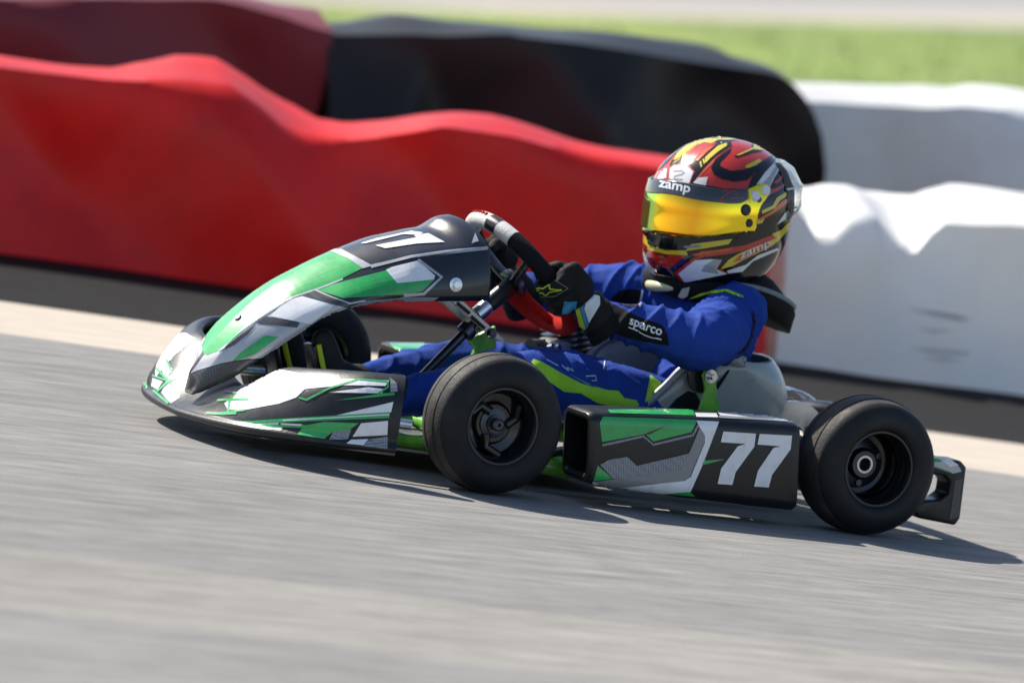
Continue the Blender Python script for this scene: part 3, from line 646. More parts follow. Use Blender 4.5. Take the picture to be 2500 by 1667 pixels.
rail([(.16, -.22, .05), (.16, .22, .05)]); rail([(.72, -.22, .055), (.72, .22, .055)])
rail([(.34, -.30, .045), (.20, -.30, .048), (.10, -.26, .05), (.0, -.22, .052)], .0165)
mesh('floor_tray', [(-.30, -.12, .036), (-.12, -.14, .036), (.10, -.22, .036), (.36, -.23, .036), (.36, .23, .036), (.10, .22, .036), (-.12, .14, .036), (-.30, .12, .036),
                    (-.30, -.12, .033), (-.12, -.14, .033), (.10, -.22, .033), (.36, -.23, .033), (.36, .23, .033), (.10, .22, .033), (-.12, .14, .033), (-.30, .12, .033)],
     [tuple(range(8)), tuple(range(15, 7, -1))]+[(i, (i+1) % 8, 8+(i+1) % 8, 8+i) for i in range(8)], 'tray_metal', kart, False)
tube('rear_axle', [(WB, -.37, .1275), (WB, .37, .1275)], .0145, 'dark_steel', kart, 20)
lathe('brake_disc', [(.03, -.003), (.075, -.003), (.075, .003), (.03, .003)], (WB, -.12, .1275), (0, 1, 0), 'steel', kart, 40, close=True)
lathe('sprocket', [(.03, -.002), (.085, -.002), (.085, .002), (.03, .002)], (WB, .16, .1275), (0, 1, 0), 'aluminium', kart, 48, close=True)
# chain guard arc over the axle
sec = []
for k in range(13):
    a = math.radians(168-k*11); o_ = V((WB+.07, 0, .125)); c_, s_ = math.cos(a), math.sin(a)
    sec.append([o_+V((c_*r, y, s_*r)) for r, y in ((.082, .02), (.086, .02), (.086, .075), (.082, .075))])
mesh('chain_guard', *loft(sec, True, True, True), 'clear_plastic', kart); 
a_ = [V((WB+.07+math.cos(math.radians(100-k*9))*.088, .018, .125+math.sin(math.radians(100-k*9))*.088)) for k in range(7)]
tube('exhaust', [(WB+.02, .12, .13), (WB+.06, .05, .165), (WB+.12, -.03, .172), (WB+.16, -.10, .168)], [.022, .026, .028, .02], 'dark_steel', kart, 16)
# ---- rear bumper
OUT = [(.925, .150), (.985, .153), (1.0, .142), (1.004, .045), (.996, .031), (.915, .037), (.904, .047), (.908, .064), (.926, .072), (.955, .076), (.970, .088), (.970, .110), (.957, .121), (.925, .121)]
rb = bpy.data.objects.new('rear_bumper', None); COL.objects.link(rb); rb.parent = kart; rb.matrix_parent_inverse = Matrix.Translation(-kart.location)
lob = [prism('bumper_lobe', [V((x, 0, z)) for x, z in OUT], (0, s*.40, 0), (0, s*.345, 0), 'black_plastic', rb, .006) for s in (-1, 1)]
bar = box('cross_bar', (.958, 0, .135), (.058, .688, .026), 'black_plastic', rb, .006)
for s in (-1, 1): tube('support_post', [(.86, s*.22, .07), (.93, s*.22, .10), (.945, s*.22, .13)], .012, 'dark_steel', rb)
tr = bvh(*lob)
decal('top_print', lob[0], tr, [(8, (1212, 690), (1370, 690), (1440, 740), (1465, 785), (1400, 800), (1215, 740))], 'silver_vinyl', .0008)
decal('green_print', lob[0], tr, [(8, (1212, 688), (1290, 690), (1310, 715), (1212, 712)), stroke(8, [(1260, 748), (1390, 795)], 8)], 'green', .0014)
decal('white_print', lob[0], tr, [(8, (1310, 700), (1380, 695), (1440, 735), (1380, 750))], 'white_vinyl', .0014)
decal('carbon_print', lob[0], tr, [(8, (1418, 850), (1470, 840), (1440, 1130), (1370, 1155))], 'carbon_dark', .0008)
# ---- seat
cen = spline([(.40, 0, .105), (.44, 0, .07), (.52, 0, .045), (.62, 0, .042), (.70, 0, .055), (.75, 0, .10), (.78, 0, .16), (.775, 0, .205), (.755, 0, .245), (.73, 0, .272)], 4)
rimc = spline([(.405, -.150, .125), (.43, -.165, .162), (.47, -.168, .207), (.50, -.170, .243), (.545, -.170, .260), (.59, -.170, .274), (.635, -.165, .268), (.68, -.145, .270), (.715, -.10, .275), (.732, -.02, .274)], 4)
secs = []
for c, r in zip(cen, rimc):
    half = []
    for k in range(13):
        u = k/12; a = u*math.pi/2; y = r.y*math.sin(a)**.75; f_ = (1-math.cos(a))**1.1; half.append(V((c.x+(r.x-c.x)*f_, y, c.z+(r.z-c.z)*f_)))
    secs.append(half[::-1]+[V((p.x, -p.y, p.z)) for p in half[1:]])
seat = mesh('seat', *loft(secs, False), 'seat_grey', kart); md = seat.modifiers.new('s', 'SOLIDIFY'); md.thickness = .005; md.offset = 0
for k in (0, 24): tube('seat_edge', [s[k]+V((0, 0, .001)) for s in secs[1:24]], .0085, 'carbon_light', seat, 8)
tseat = bvh(seat)
decal('side_dark_patch', seat, tseat, [(5, (1000, 1395), (1080, 1300), (1180, 1232), (1250, 1250), (1290, 1330), (1270, 1395))], 'charcoal', .001)  # flat dark patch laid on the seat side
bp = Q(5, 1380, 1110, 1, -.20)
lathe('rubber_washer', [(.0005, -.004), (.030, -.004), (.030, .006), (.0005, .006)], bp+V((-.012, .012, -.004)), (0, -1, 0), 'black_plastic', kart, 32)
st = [Q(5, x, y, 1, -.215) for x, y in ((1310, 1100), (1330, 1060), (1380, 1045), (1415, 1060), (1425, 1110), (1425, 1220), (1460, 1400), (1410, 1480), (1240, 1480), (1275, 1400), (1330, 1230))]
prism('seat_strut', st, (0, 0, 0), (0, .006, 0), 'frame_green', kart, .0015, 1)
lathe('strut_bolt', [(.0005, .016), (.006, .016), (.006, .006), (.0095, .006), (.0095, .002), (.0125, .002), (.0125, 0), (.0005, 0)], Q(5, 1380, 1110, 1, -.216), (0, -1, 0), 'steel', kart, 24)
fl = [Q(5, x, y, 1, -.185) for x, y in ((1385, 985), (1460, 935), (1560, 925), (1640, 960), (1692, 1040), (1600, 1020), (1500, 985))]
prism('seat_wing', fl, (0, 0, 0), (0, .02, 0), 'carbon_light', kart, .003, 2)
wedge = [Q(5, x, y, 1, -.172) for x, y in ((1545, 1010), (1575, 1015), (1440, 1225), (1425, 1180))]
prism('seat_wedge', wedge, (0, 0, 0), (0, .004, 0), 'suit_black', kart, .001, 1)  # thin black wedge below the seat wing
# ---- steering
SC = V((.222, 0, .365)); sn = V((.70, 0, .714)).normalized(); su = V((-sn.z, 0, sn.x)); SR = .134
colb = Q(3, 440, 1350, 1, -.01)
tube('steering_column', [colb, SC-sn*.03], .0095, 'dark_steel', kart, 16)
tube('column_boss', [SC-sn*.085, SC-sn*.02], .017, 'black_plastic', kart, 20)
tube('column_sleeve', [SC-sn*.115, SC-sn*.087], .015, 'steel', kart, 20)
sw = bpy.data.objects.new('steering_wheel', None); COL.objects.link(sw); sw.parent = kart; sw.matrix_parent_inverse = Matrix.Translation(-kart.location)
def ring(a0, a1, m, name='rim_grip', r=.0165):
    n = max(3, int(abs(a1-a0)/5)); pth = []
    for k in range(n+1):
        a = math.radians(a0+(a1-a0)*k/n); fl_ = 1-.10*max(0, -math.cos(a))**6; pth.append(SC+(su*math.cos(a)+V((0, -1, 0))*math.sin(a))*SR*fl_)
    return tube(name, pth, r, m, sw, 16)
mat('grip_white', (.55, .54, .52), .55, var=.1, bump=.4, bscale=300); mat('grip_red', (.55, .10, .08), .6, var=.45, vscale=120, bump=.3)
ring(-38, 12, 'grip_white'); ring(12, 24, 'black_plastic', r=.0168); ring(24, 40, 'grip_white'); ring(40, 112, 'suit_black', r=.0167); ring(112, 250, 'suede_red', r=.0168); ring(250, 322, 'suit_black')
th_o = [o for o in sw.children]; tw = bvh(*th_o)
for i_ in range(6):
    a = math.radians(-16+i_*4.6); c_ = SC+(su*math.cos(a)+V((0, -1, 0))*math.sin(a))*(SR+.0155)+sn*.004
    lathe('grip_mark', [(.0005, .0022), (.0034, .0022), (.0042, 0), (.0005, 0)], c_, (su*math.cos(a)+V((0, -1, 0))*math.sin(a)), 'suede_red', sw, 10)
for a in (60, 180, 300):
    a = math.radians(a); e_ = SC+(su*math.cos(a)+V((0, -1, 0))*math.sin(a))*SR*.93; tube('spoke', [SC-sn*.022, SC.lerp(e_, .4)-sn*.018, e_], [.012, .010, .008], 'suede_red' if a > 2 and a < 4 else 'dark_steel', sw, 10)
lathe('hub', [(.0005, .008), (.026, .008), (.03, 0), (.03, -.008), (.0005, -.008)], SC-sn*.02, sn, 'dark_steel', sw, 28)
# nose bracket: slotted flat bars
def flat(name, pts, y, th, m): return prism(name, [Q(3, *p, 1, y) for p in pts], (0, 0, 0), (0, th, 0), m, kart, .0015, 1)
fb = flat('nose_bracket', [(690, 740), (790, 738), (1115, 1040), (1080, 1055), (985, 1000)], -.03, .005, 'aluminium')
for a, b in (((745, 755), (835, 830)), ((850, 855), (950, 945))):
    tube('slot', [Q(3, *a, 1, -.0315), Q(3, *b, 1, -.0315)], .0035, 'black_plastic', fb, 8)
lathe('bolt', [(.0005, .008), (.007, .008), (.010, .002), (.010, -.002), (.0005, -.002)], Q(3, 1005, 985, 1, -.032), (0, -1, 0), 'dark_steel', fb, 20)
flat('nose_bracket', [(600, 736), (690, 736), (860, 900), (800, 900)], .03, .005, 'aluminium')
flat('steering_stay', [(880, 1010), (1040, 930), (1040, 1100), (900, 1130)], .01, .012, 'frame_green')
tube('steering_stay', [Q(3, 800, 960, 1, -.005), Q(3, 900, 1110, 1, .02), (.10, .0, .05)], .009, 'frame_green', kart)
lathe('column_clamp', [(.018, -.008), (.018, .008), (.0005, .008)], Q(3, 815, 965, 1, -.01), (SC-colb), 'dark_steel', kart, 24)
# ---- pedals
for s in (-1, 1):
    box('pedal', (-.215, s*.095, .155), (.012, .05, .10), 'dark_steel', kart, .003, Matrix.Rotation(-.35, 3, 'Y'))
    tube('pedal_arm', [(-.20, s*.07, .05), (-.215, s*.075, .12)], .006, 'frame_green', kart)
# ---- engine on the far side of the seat
en = bpy.data.objects.new('engine', None); COL.objects.link(en); en.parent = kart; en.matrix_parent_inverse = Matrix.Translation(-kart.location)
ec = Q(3, 1640, 1100, 1, .24)
box('crankcase', ec+V((.02, 0, -.09)), (.13, .10, .10), 'aluminium', en, .012)
for k in range(9): box('cooling_fin', ec+V((-.004*k+.01, 0, -.035+.0105*k)), (.085, .085, .004), 'dark_steel', en, .0015, Matrix.Rotation(-.3, 3, 'Y'))
lathe('cylinder', [(.026, -.05), (.026, .075), (.0005, .075)], ec+V((0, 0, -.01)), (-.3, 0, 1), 'aluminium', en, 24)
box('carburettor', Q(3, 1480, 1130, 1, .20), (.05, .05, .05), 'aluminium', en, .008)
tube('fuel_line', spline([Q(3, 1440, 1110, 1, .18), Q(3, 1480, 1060, 1, .18), Q(3, 1550, 1090, 1, .18), Q(3, 1560, 1200, 1, .18)], 5), .004, 'black_plastic', en)
lathe('air_filter', [(.0005, .03), (.024, .03), (.026, .02), (.026, -.03), (.0005, -.03)], Q(3, 1400, 1130, 1, .20), (1, .2, .1), 'black_plastic', en, 24)
for x, y in ((1460, 1090), (1500, 1150), (1565, 1205), (1510, 1090)): lathe('fitting', [(.0005, .006), (.006, .006), (.006, -.006), (.0005, -.006)], Q(3, x, y, 1, .17), (.3, -1, .4), 'steel', en, 12)
tube('throttle_cable', spline([Q(3, 1440, 1120, 1, .17), (.25, .14, .10), (.0, .12, .08), (-.18, .10, .10)], 6), .003, 'suit_black', en)
# ================================================================== DRIVER
drv = empty('person', (.62, 0, .045), 'kart driver in blue race suit and red, black and yellow helmet gripping the wheel', 'person')
def seg_t(p, path):
    """distance along a limb and away from its axis"""
    best = (9, 0, 0); acc = 0
    for a, b in zip(path, path[1:]):
        d_ = b-a; l = d_.length; t = min(1, max(0, (p-a).dot(d_)/(l*l))); q = (p-(a+d_*t)).length
        if q < best[0]: best = (q, acc+t*l, (p-(a+d_*t)).z)
        acc += l
    return best
def wrinkle(p):
    n1 = noise.noise(p*14); out = .0025*n1+.0008*noise.noise(p*42)
    for path, f, ph, am in LIMBS:
        q, t, dz = seg_t(p, path)
        if q > .10: continue
        k = noise.noise(p*9+V((ph, 0, 0))); msk = max(0, min(1, .55+1.3*noise.noise(p*7+V((0, ph, 3)))))
        w1 = (1-abs(math.sin(math.pi*(t*f+dz*7+1.1*k+ph))))**2.2; w2 = (1-abs(math.sin(math.pi*(t*f*.55-dz*11+1.6*k+ph*2))))**3
        return out+am*(.0085*w1*msk+.006*w2*(1-msk)-.003)
    w3 = (1-abs(math.sin(math.pi*(p.z*17+p.x*6+1.5*noise.noise(p*8)))))**2.5
    return out+.006*w3-.002
SHN, ELN, WRN = V((.612, -.125, .352)), V((.478, -.250, .302)), V((.300, -.170, .321))
SHF, ELF, WRF = V((.600, .125, .352)), V((.455, .235, .315)), V((.300, .168, .321))
LIMBS = [([SHN, ELN, WRN], 22, .3, 1.), ([SHF, ELF, WRF], 22, 1.7, 1.), ([V((.56, -.08, .14)), V((.20, -.135, .19)), V((-.08, -.1, .112))], 9, 2.9, .6), ([V((.56, .08, .14)), V((.20, .125, .176)), V((-.07, .1, .102))], 9, 4.4, .6)]
prims = [('e', (.625, 0, .125), (.115, .125, .075)), ('e', (.635, 0, .20), (.092, .122, .09)), ('e', (.625, 0, .29), (.085, .130, .095)),
         ('c', [(*SHN, .056), (.60, 0, .36, .07), (*SHF, .056)]), ('c', [(.605, 0, .36, .06), (.605, 0, .44, .052)]),
         ('c', [(*SHN, .060), (.545, -.200, .322, .064), (*ELN, .058), (.40, -.208, .312, .047), (.335, -.182, .318, .037)]),
         ('c', [(*SHF, .060), (.53, .19, .34, .060), (*ELF, .056), (.39, .202, .318, .046), (.335, .180, .320, .037)]),
         ('c', [(.60, -.075, .122, .075), (.42, -.110, .165, .070), (.20, -.135, .190, .055), (.08, -.125, .158, .046), (-.08, -.10, .112, .036)]),
         ('c', [(.60, .075, .122, .075), (.42, .105, .160, .070), (.20, .125, .176, .054), (.07, .115, .148, .044), (-.07, .10, .102, .036)])]
body = blob('body', prims, .0042, 'suit_blue', drv, 10, wrinkle)
body['label'] = 'bright blue race suit with black forearm panels and lime side stripes'
ts = bvh(body)
decal('sleeve_panel', body, ts, [(5, (300, 300), (430, 440), (580, 515), (760, 605), (900, 650), (970, 680), (1000, 740), (1025, 845), (930, 835), (700, 790), (560, 745), (470, 770), (360, 790), (250, 720))], 'suit_black', .0012)
decal('side_stripe', body, ts, [(6, (1150, 290), (1165, 262), (1240, 288), (1400, 380), (1560, 462), (1700, 505), (5, 160, 1085), (5, 330, 1178), (5, 500, 1228), (5, 590, 1232), (5, 640, 1295), (5, 740, 1310), (5, 768, 1350), (5, 740, 1375), (5, 560, 1375), (5, 400, 1330), (6, 1700, 625), (6, 1560, 545), (6, 1420, 530), (6, 1290, 445))], 'suit_lime', .0012)
decal('waist_stripe', body, ts, [(5, (860, 1100), (955, 1165), (905, 1290), (815, 1330), (840, 1210))], 'suit_lime', .0012)
decal('chest_panel', body, ts, [(5, (530, 450), (600, 385), (700, 365), (790, 385), (760, 520), (690, 530), (600, 500))], 'suit_black', .0012)
decal('shoulder_piping', body, ts, [(5, (1190, 462), (1290, 408), (1400, 383), (1520, 373), (1650, 428), (1655, 447), (1500, 394), (1380, 412), (1260, 448))], 'suit_lime', .0016)
decal('sleeve_seam', body, ts, [stroke(5, [(1735, 560), (1745, 650), (1728, 760), (1690, 850), (1610, 925)], 22)], 'suit_black', .001)
decal('zip', body, ts, [stroke(5, [(525, 880), (485, 930), (462, 1050)], 9), stroke(5, [(800, 380), (770, 520)], 14)], 'lettering_white', .0016)
lettering('lettering', 'sparco', [(5, 690, 615), (5, 972, 718), (5, 950, 792), (5, 676, 690)], body, ts, 'lettering_white', .002, bold=.018)
decal('logo_line', body, ts, [stroke(5, [(678, 690), (740, 715), (820, 758), (890, 785), (958, 792)], 8)], 'lettering_white', .002)
decal('thigh_lettering', body, ts, [stroke(6, [(1270, 265), (1370, 320)], 5), stroke(6, [(1400, 315), (1460, 365), (1440, 330), (1500, 365), (1480, 340)], 5), stroke(6, [(1600, 405), (1680, 400), (1690, 440), (1650, 440)], 6)], 'lettering_white', .0016)
# ---- gloves
def glove(side, wr, name='glove'):
    ang = math.radians(90*side*1.0+ (6 if side > 0 else 0)); rad = su*math.cos(ang)+V((0, -1, 0))*math.sin(ang); tan = (-su*math.sin(ang)+V((0, -1, 0))*math.cos(ang)).normalized()
    if tan.z < 0: tan = -tan
    P0 = SC+rad*SR; pr = []
    for k in range(4):                                   # four fingers curled round the grip
        o_ = P0+tan*(.026-.0175*k); l_ = (1.0, 1.08, 1.02, .86)[k]; pts = []
        for j in range(7):
            a = math.radians(60-(j*37)*l_); rr_ = .0265+(.002 if j in (1, 3) else 0)
            q = o_+(sn*math.sin(a)+rad*math.cos(a))*rr_; pts.append((*q, (.0108, .0105, .0102, .0096, .0092, .0088, .0082)[j]))
        pr.append(('c', pts))
    pc = P0+rad*.018+sn*.022
    pr.append(('c', [(*(pc+tan*.026), .016), (*(pc-tan*.022), .017)])); pr.append(('c', [(*(pc+tan*.022+sn*.02), .017), (*(pc-tan*.020+sn*.022), .018)]))
    pr.append(('c', [(*(pc+sn*.012), .022), (*(pc.lerp(wr, .45)), .025), (*wr, .029)]))
    th = [P0+sn*.040+tan*.018, P0+sn*.030-rad*.012+tan*.032, P0+sn*.012-rad*.026+tan*.036, P0-sn*.006-rad*.024+tan*.038]
    pr.append(('c', [(*q, r) for q, r in zip(th, (.013, .012, .0105, .009))]))
    g = blob(name, pr, .0032, 'glove_black', drv, 4, lambda p: .0012*noise.noise(p*60)+.0012*noise.noise(p*110))
    d_ = (wr-pc).normalized()
    for t0, t1, r0, r1, m, nm in ((-.034, .012, .0325, .0375, 'glove_black', 'cuff'), (.012, .040, .0375, .0410, 'suit_black', 'cuff_edge')):
        tube(nm, [wr+d_*(t0+(t1-t0)*k/6) for k in range(7)], [r0+(r1-r0)*k/6+.0012*math.sin(k*2.1) for k in range(7)], m, g, 24)
    return g
gn = glove(1, WRN); gf = glove(-1, WRF)
tg = bvh(gn); tcf = bvh(*[o for o in gn.children if o.name.startswith('cuff')])
decal('lime_band', gn, tcf, [(3, (1690, 660), (1715, 665), (1680, 800), (1728, 950), (1690, 965), (1650, 815))], 'glove_lime', .001)
decal('cyan_band', gn, tcf, [(3, (1717, 665), (1735, 670), (1712, 800), (1750, 920), (1730, 948), (1684, 800))], 'glove_cyan', .001)
decal('white_panel', gn, tcf, [(3, (1740, 675), (1830, 700), (1835, 765), (1752, 905), (1716, 800))], 'glove_white', .001)
star = [(1310, 668), (1325, 648), (1372, 640), (1398, 645), (1450, 612), (1448, 645), (1540, 652), (1445, 668), (1418, 695), (1395, 672), (1345, 682), (1318, 684)]
decal('star_logo', gn, tg, [stroke(3, [a, b], 9) for a, b in zip(star, star[1:]+star[:1])]+[stroke(3, [(1330, 662), (1375, 655)], 6)], 'glove_lime', .001)
seam = [(1300, 690), (1320, 600), (1400, 565), (1490, 580), (1590, 640), (1540, 670), (1490, 700), (1330, 710)]
decal('seam', gn, tg, [stroke(3, [a, b], 4) for a, b in zip(seam, seam[1:]+seam[:1])], 'collar_grey', .0008)
decal('knuckle_panel', gn, tg, [(3, (1560, 740), (1660, 740), (1640, 900), (1600, 860), (1540, 850))], 'glove_cyan', .0008)
# ---- boots
for s in (-1, 1):
    x0 = -.012 if s > 0 else -.03
    pr = [('c', [(x0-.02, s*.10, .128 if s < 0 else .118, .041), (x0-.07, s*.10, .112, .040), (x0-.11, s*.10, .092, .035)]), ('c', [(x0-.11, s*.10, .085, .032), (x0-.145, s*.10, .13, .034), (x0-.168, s*.101, .175, .031), (x0-.182, s*.102, .212, .023)]), ('c', [(x0-.065, s*.10, .125, .038), (x0-.135, s*.10, .145, .036)])]
    b = blob('boot', pr, .005, 'boot_black', drv, 5)
    tube('boot_strap', [(x0-.085+math.sin(a)*.026, s*.10+math.cos(a)*.040, .128-math.sin(a)*.030) for a in [k*.35-.2 for k in range(10)]], .006, 'suit_black', b, 8)
    lathe('ankle_disc', [(.0005, .004), (.009, .004), (.011, 0), (.0005, 0)], (x0-.075, s*.10-.041, .118), (0, -1, 0), 'collar_grey', b, 20)
    tube('sole_edge', spline([(x0-.140, s*.10-.030, .068), (x0-.172, s*.10-.030, .13), (x0-.200, s*.102-.022, .205)], 4), .005, 'glove_lime', b, 8)
# ---- helmet
HC = V((.612, .0, .533)); HY = math.radians(21)
HFw = V((-math.cos(HY), -math.sin(HY), 0)); HLf = V((math.sin(HY), -math.cos(HY), 0)); HUp = V((0, 0, 1))
Rr = Matrix.Rotation(math.radians(3.0), 3, HFw) @ Matrix.Rotation(math.radians(3), 3, HLf); HFw, HLf, HUp = Rr @ HFw, Rr @ HLf, Rr @ HUp
HT = [(-.142, .112, .060, .085), (-.128, .132, .085, .101), (-.10, .146, .110, .1145), (-.06, .147, .128, .122), (-.015, .1425, .138, .1255), (.03, .136, .141, .1245), (.07, .117, .132, .113), (.10, .089, .108, .092), (.122, .056, .072, .062), (.132, .031, .042, .035), (.136, .010, .014, .012)]
def hpt(z, az, grow=0.):
    f, b, wd = interp(HT, z); c, s = math.cos(az), math.sin(az); ex = 2.25
    a = f if c > 0 else b; r = (abs(c/(a+grow))**ex+abs(s/(wd+grow))**ex)**(-1/ex)
    lift = max(0, -c)*max(0, (-.05-z)/.09)*.05
    return HC+HFw*(r*c)+HLf*(r*s)+HUp*(z+lift+grow*z*4)
def hshell(grow=0., z0=-.142, z1=.136, nz_=46, na=96):
    secs = []
    for i in range(nz_+1):
        z = z0+(z1-z0)*(1-(1-i/nz_)**1.6); secs.append([hpt(z, 2*math.pi*j/na, grow) for j in range(na)])
    return loft(secs, True, False, True)
hel = bpy.data.objects.new('helmet', None); COL.objects.link(hel); hel.parent = drv; hel.matrix_parent_inverse = Matrix.Translation(-drv.location)
hel['label'] = 'full-face helmet with red, black, yellow and white flame graphics and gold visor'
shell = mesh('shell', *hshell(), 'helmet_black', hel); md = shell.modifiers.new('s', 'SOLIDIFY'); md.thickness = .006; md.offset = -1
th = bvh(shell)
tmp = bpy.data.meshes.new('t'); a_, b_ = hshell(.0055); tmp.from_pydata([tuple(v) for v in a_], [], b_); to = bpy.data.objects.new('t', tmp); COL.objects.link(to); tv = bvh(to); bpy.data.objects.remove(to)
tmp = bpy.data.meshes.new('t'); a_, b_ = hshell(.0084); tmp.from_pydata([tuple(v) for v in a_], [], b_); to = bpy.data.objects.new('t', tmp); COL.objects.link(to); tv2 = bvh(to); bpy.data.objects.remove(to)
MH = (HC, HLf, .012)
def hd(name, m, polys, off=.0006, mir=True): return decal(name, hel, th, [(4, *p) for p in polys], m, off, MH if mir else None)
hd('red_paint', 'helmet_red', [[(545, 525), (640, 400), (740, 300), (860, 220), (1050, 160), (1195, 205), (1215, 285), (1160, 385), (1085, 430), (1045, 540), (1000, 580), (830, 572), (660, 545)],
   [(262, 490), (285, 390), (340, 280), (430, 185), (445, 195), (385, 270), (345, 350), (330, 490)], [(462, 262), (560, 180), (700, 150), (745, 180), (650, 235), (560, 312), (468, 352)],
   [(875, 165), (1050, 155), (1060, 190), (880, 208)], [(1195, 592), (1310, 548), (1385, 470), (1370, 525), (1280, 592), (1165, 645)], [(1240, 525), (1330, 440), (1320, 480), (1270, 530)],
   [(135, 1075), (190, 1108), (300, 1142), (500, 1152), (395, 1225), (330, 1275), (290, 1262), (262, 1232), (230, 1285), (188, 1262)], [(520, 1152), (700, 1112), (1000, 1062), (1200, 985), (1300, 950), (1280, 1000), (1050, 1092), (850, 1140), (600, 1172)],
   [(378, 1300), (545, 1178), (640, 1165), (560, 1198), (412, 1312), (472, 1388), (445, 1395)], [(725, 1285), (745, 1260), (860, 1310), (735, 1305)], [(325, 488), (330, 392), (378, 360), (512, 376), (560, 425), (522, 530)], [(1350, 700), (1400, 650), (1405, 690), (1340, 740)]])
hd('yellow_paint', 'helmet_yellow', [[(425, 195), (560, 118), (760, 88), (900, 102), (1050, 135), (860, 152), (760, 152), (700, 182), (640, 172), (560, 205), (480, 262), (370, 332), (405, 262)],
   [(640, 352), (650, 300), (760, 202), (836, 176), (836, 202), (760, 252), (690, 312), (660, 345)], [(598, 342), (612, 335), (622, 380), (610, 392)], [(624, 322), (638, 314), (647, 355), (636, 362)],
   [(1138, 762), (1230, 720), (1270, 650), (1405, 568), (1408, 600), (1300, 672), (1250, 742), (1140, 792)], [(1090, 842), (1165, 825), (1140, 872), (1090, 882)], [(1225, 965), (1310, 930), (1385, 850), (1375, 925), (1300, 1005), (1250, 992)],
   [(108, 985), (150, 1028), (200, 1078), (300, 1108), (480, 1110), (500, 1152), (300, 1142), (180, 1110), (115, 1045)], [(520, 1055), (885, 1008), (850, 1055), (640, 1092), (500, 1112), (475, 1118)],
   [(778, 1275), (850, 1190), (950, 1130), (1205, 1028), (1300, 985), (1290, 1020), (1215, 1078), (1000, 1180), (880, 1245)]], .0009)
hd('orange_paint', 'helmet_orange', [[(1108, 832), (1230, 762), (1300, 690), (1395, 635), (1392, 672), (1300, 742), (1230, 792), (1120, 852)], [(600, 1120), (830, 1095), (820, 1112), (600, 1142)], [(560, 330), (650, 235), (745, 190), (660, 262), (585, 335)], [(545, 522), (640, 405), (720, 322), (740, 330), (650, 420), (600, 475)], [(880, 1218), (950, 1145), (1210, 1030), (1215, 1072), (960, 1192)], [(530, 1140), (700, 1118), (900, 1082), (850, 1110), (600, 1150)]], .0012)
hd('black_paint', 'helmet_black', [[(698, 400), (730, 330), (800, 270), (875, 222), (865, 258), (780, 342), (772, 372), (800, 392), (870, 422), (980, 412), (1090, 372), (1200, 300), (1235, 285), (1175, 380), (1085, 432), (1010, 502), (900, 516), (790, 492), (722, 452)], [(895, 295), (1050, 238), (1140, 250), (1050, 264), (920, 305)], [(1075, 430), (1055, 540), (1020, 560), (1050, 480)], [(1050, 160), (1068, 160), (1066, 225), (1052, 225)]], .0015)
hd('yellow_trim', 'helmet_yellow', [[(1068, 168), (1142, 194), (1147, 245), (1062, 236), (940, 290), (915, 288), (1066, 218)], [(993, 397), (1000, 375), (1110, 320), (1137, 335), (1090, 372), (1020, 397)], [(450, 350), (452, 285), (480, 252), (492, 325)]], .0018)
hd('white_paint', 'helmet_white', [[(545, 526), (582, 480), (672, 474), (652, 548)], [(1085, 545), (1160, 440), (1272, 318), (1325, 352), (1245, 480), (1205, 560), (1130, 530)], [(415, 1310), (560, 1195), (690, 1185), (795, 1190), (740, 1272), (840, 1312), (690, 1342), (470, 1386)], [(832, 1286), (1000, 1232), (1100, 1152), (1272, 1088), (1285, 1105), (1060, 1202), (970, 1292), (850, 1308)],
   [(1265, 886), (1330, 792), (1408, 715), (1408, 762), (1340, 842)], [(268, 475), (290, 400), (320, 398), (310, 485)]], .0012)
hd('grey_paint', 'helmet_grey', [[(610, 1290), (640, 1240), (720, 1190), (795, 1190), (738, 1262), (765, 1312)], [(1130, 545), (1200, 470), (1290, 330), (1310, 345), (1235, 480), (1200, 555)]], .0015)
hd('blue_paint', 'helmet_blue', [[(300, 1292), (480, 1160), (535, 1150), (365, 1292)]], .0009)
hd('badge', 'helmet_white', [[(338, 490), (345, 402), (382, 374), (500, 390), (548, 430), (512, 530), (430, 515)]], .0018, False)
hd('badge_mark', 'helmet_grey', [list(stroke(4, [(375, 425), (450, 422), (468, 440), (448, 455), (385, 470), (378, 492), (455, 500)], 15)[1:])], .0022, False)
# visor
VIS = [(4, 222, 425), (4, 300, 470), (4, 380, 500), (4, 560, 540), (4, 760, 575), (4, 940, 582), (4, 1040, 570), (4, 1130, 530), (4, 1185, 535), (4, 1212, 570), (4, 1200, 620), (4, 1130, 720), (4, 1105, 800), (4, 1092, 890), (4, 1075, 940), (4, 1010, 942), (4, 850, 958), (4, 700, 974), (4, 560, 982), (4, 300, 964), (4, 120, 905)]
def vdecal(name, parent, tree, poly, m, off=0.0005, thick=0, mir=True):
    before = set(parent.children); decal(name, parent, tree, [(4,)+tuple(poly)], m, off, MH if mir else None)
    for o in set(parent.children)-before:
        if thick: md = o.modifiers.new('s', 'SOLIDIFY'); md.thickness = thick; md.offset = -1
def hloc(p): v = p-HC; return math.atan2(v.dot(HLf), v.dot(HFw)), v.dot(HUp)
def edge(L, tree):
    r = []
    for q in L:
        h = tree.ray_cast(CAM, rayd(*px(4, *q)).normalized())
        if h[0] is not None: a, z = hloc(h[0]); r.append((a, z/(1+.022)))
    r.sort(); return [(-.2, r[0][1])]+[q for q in r if q[0] > .05]
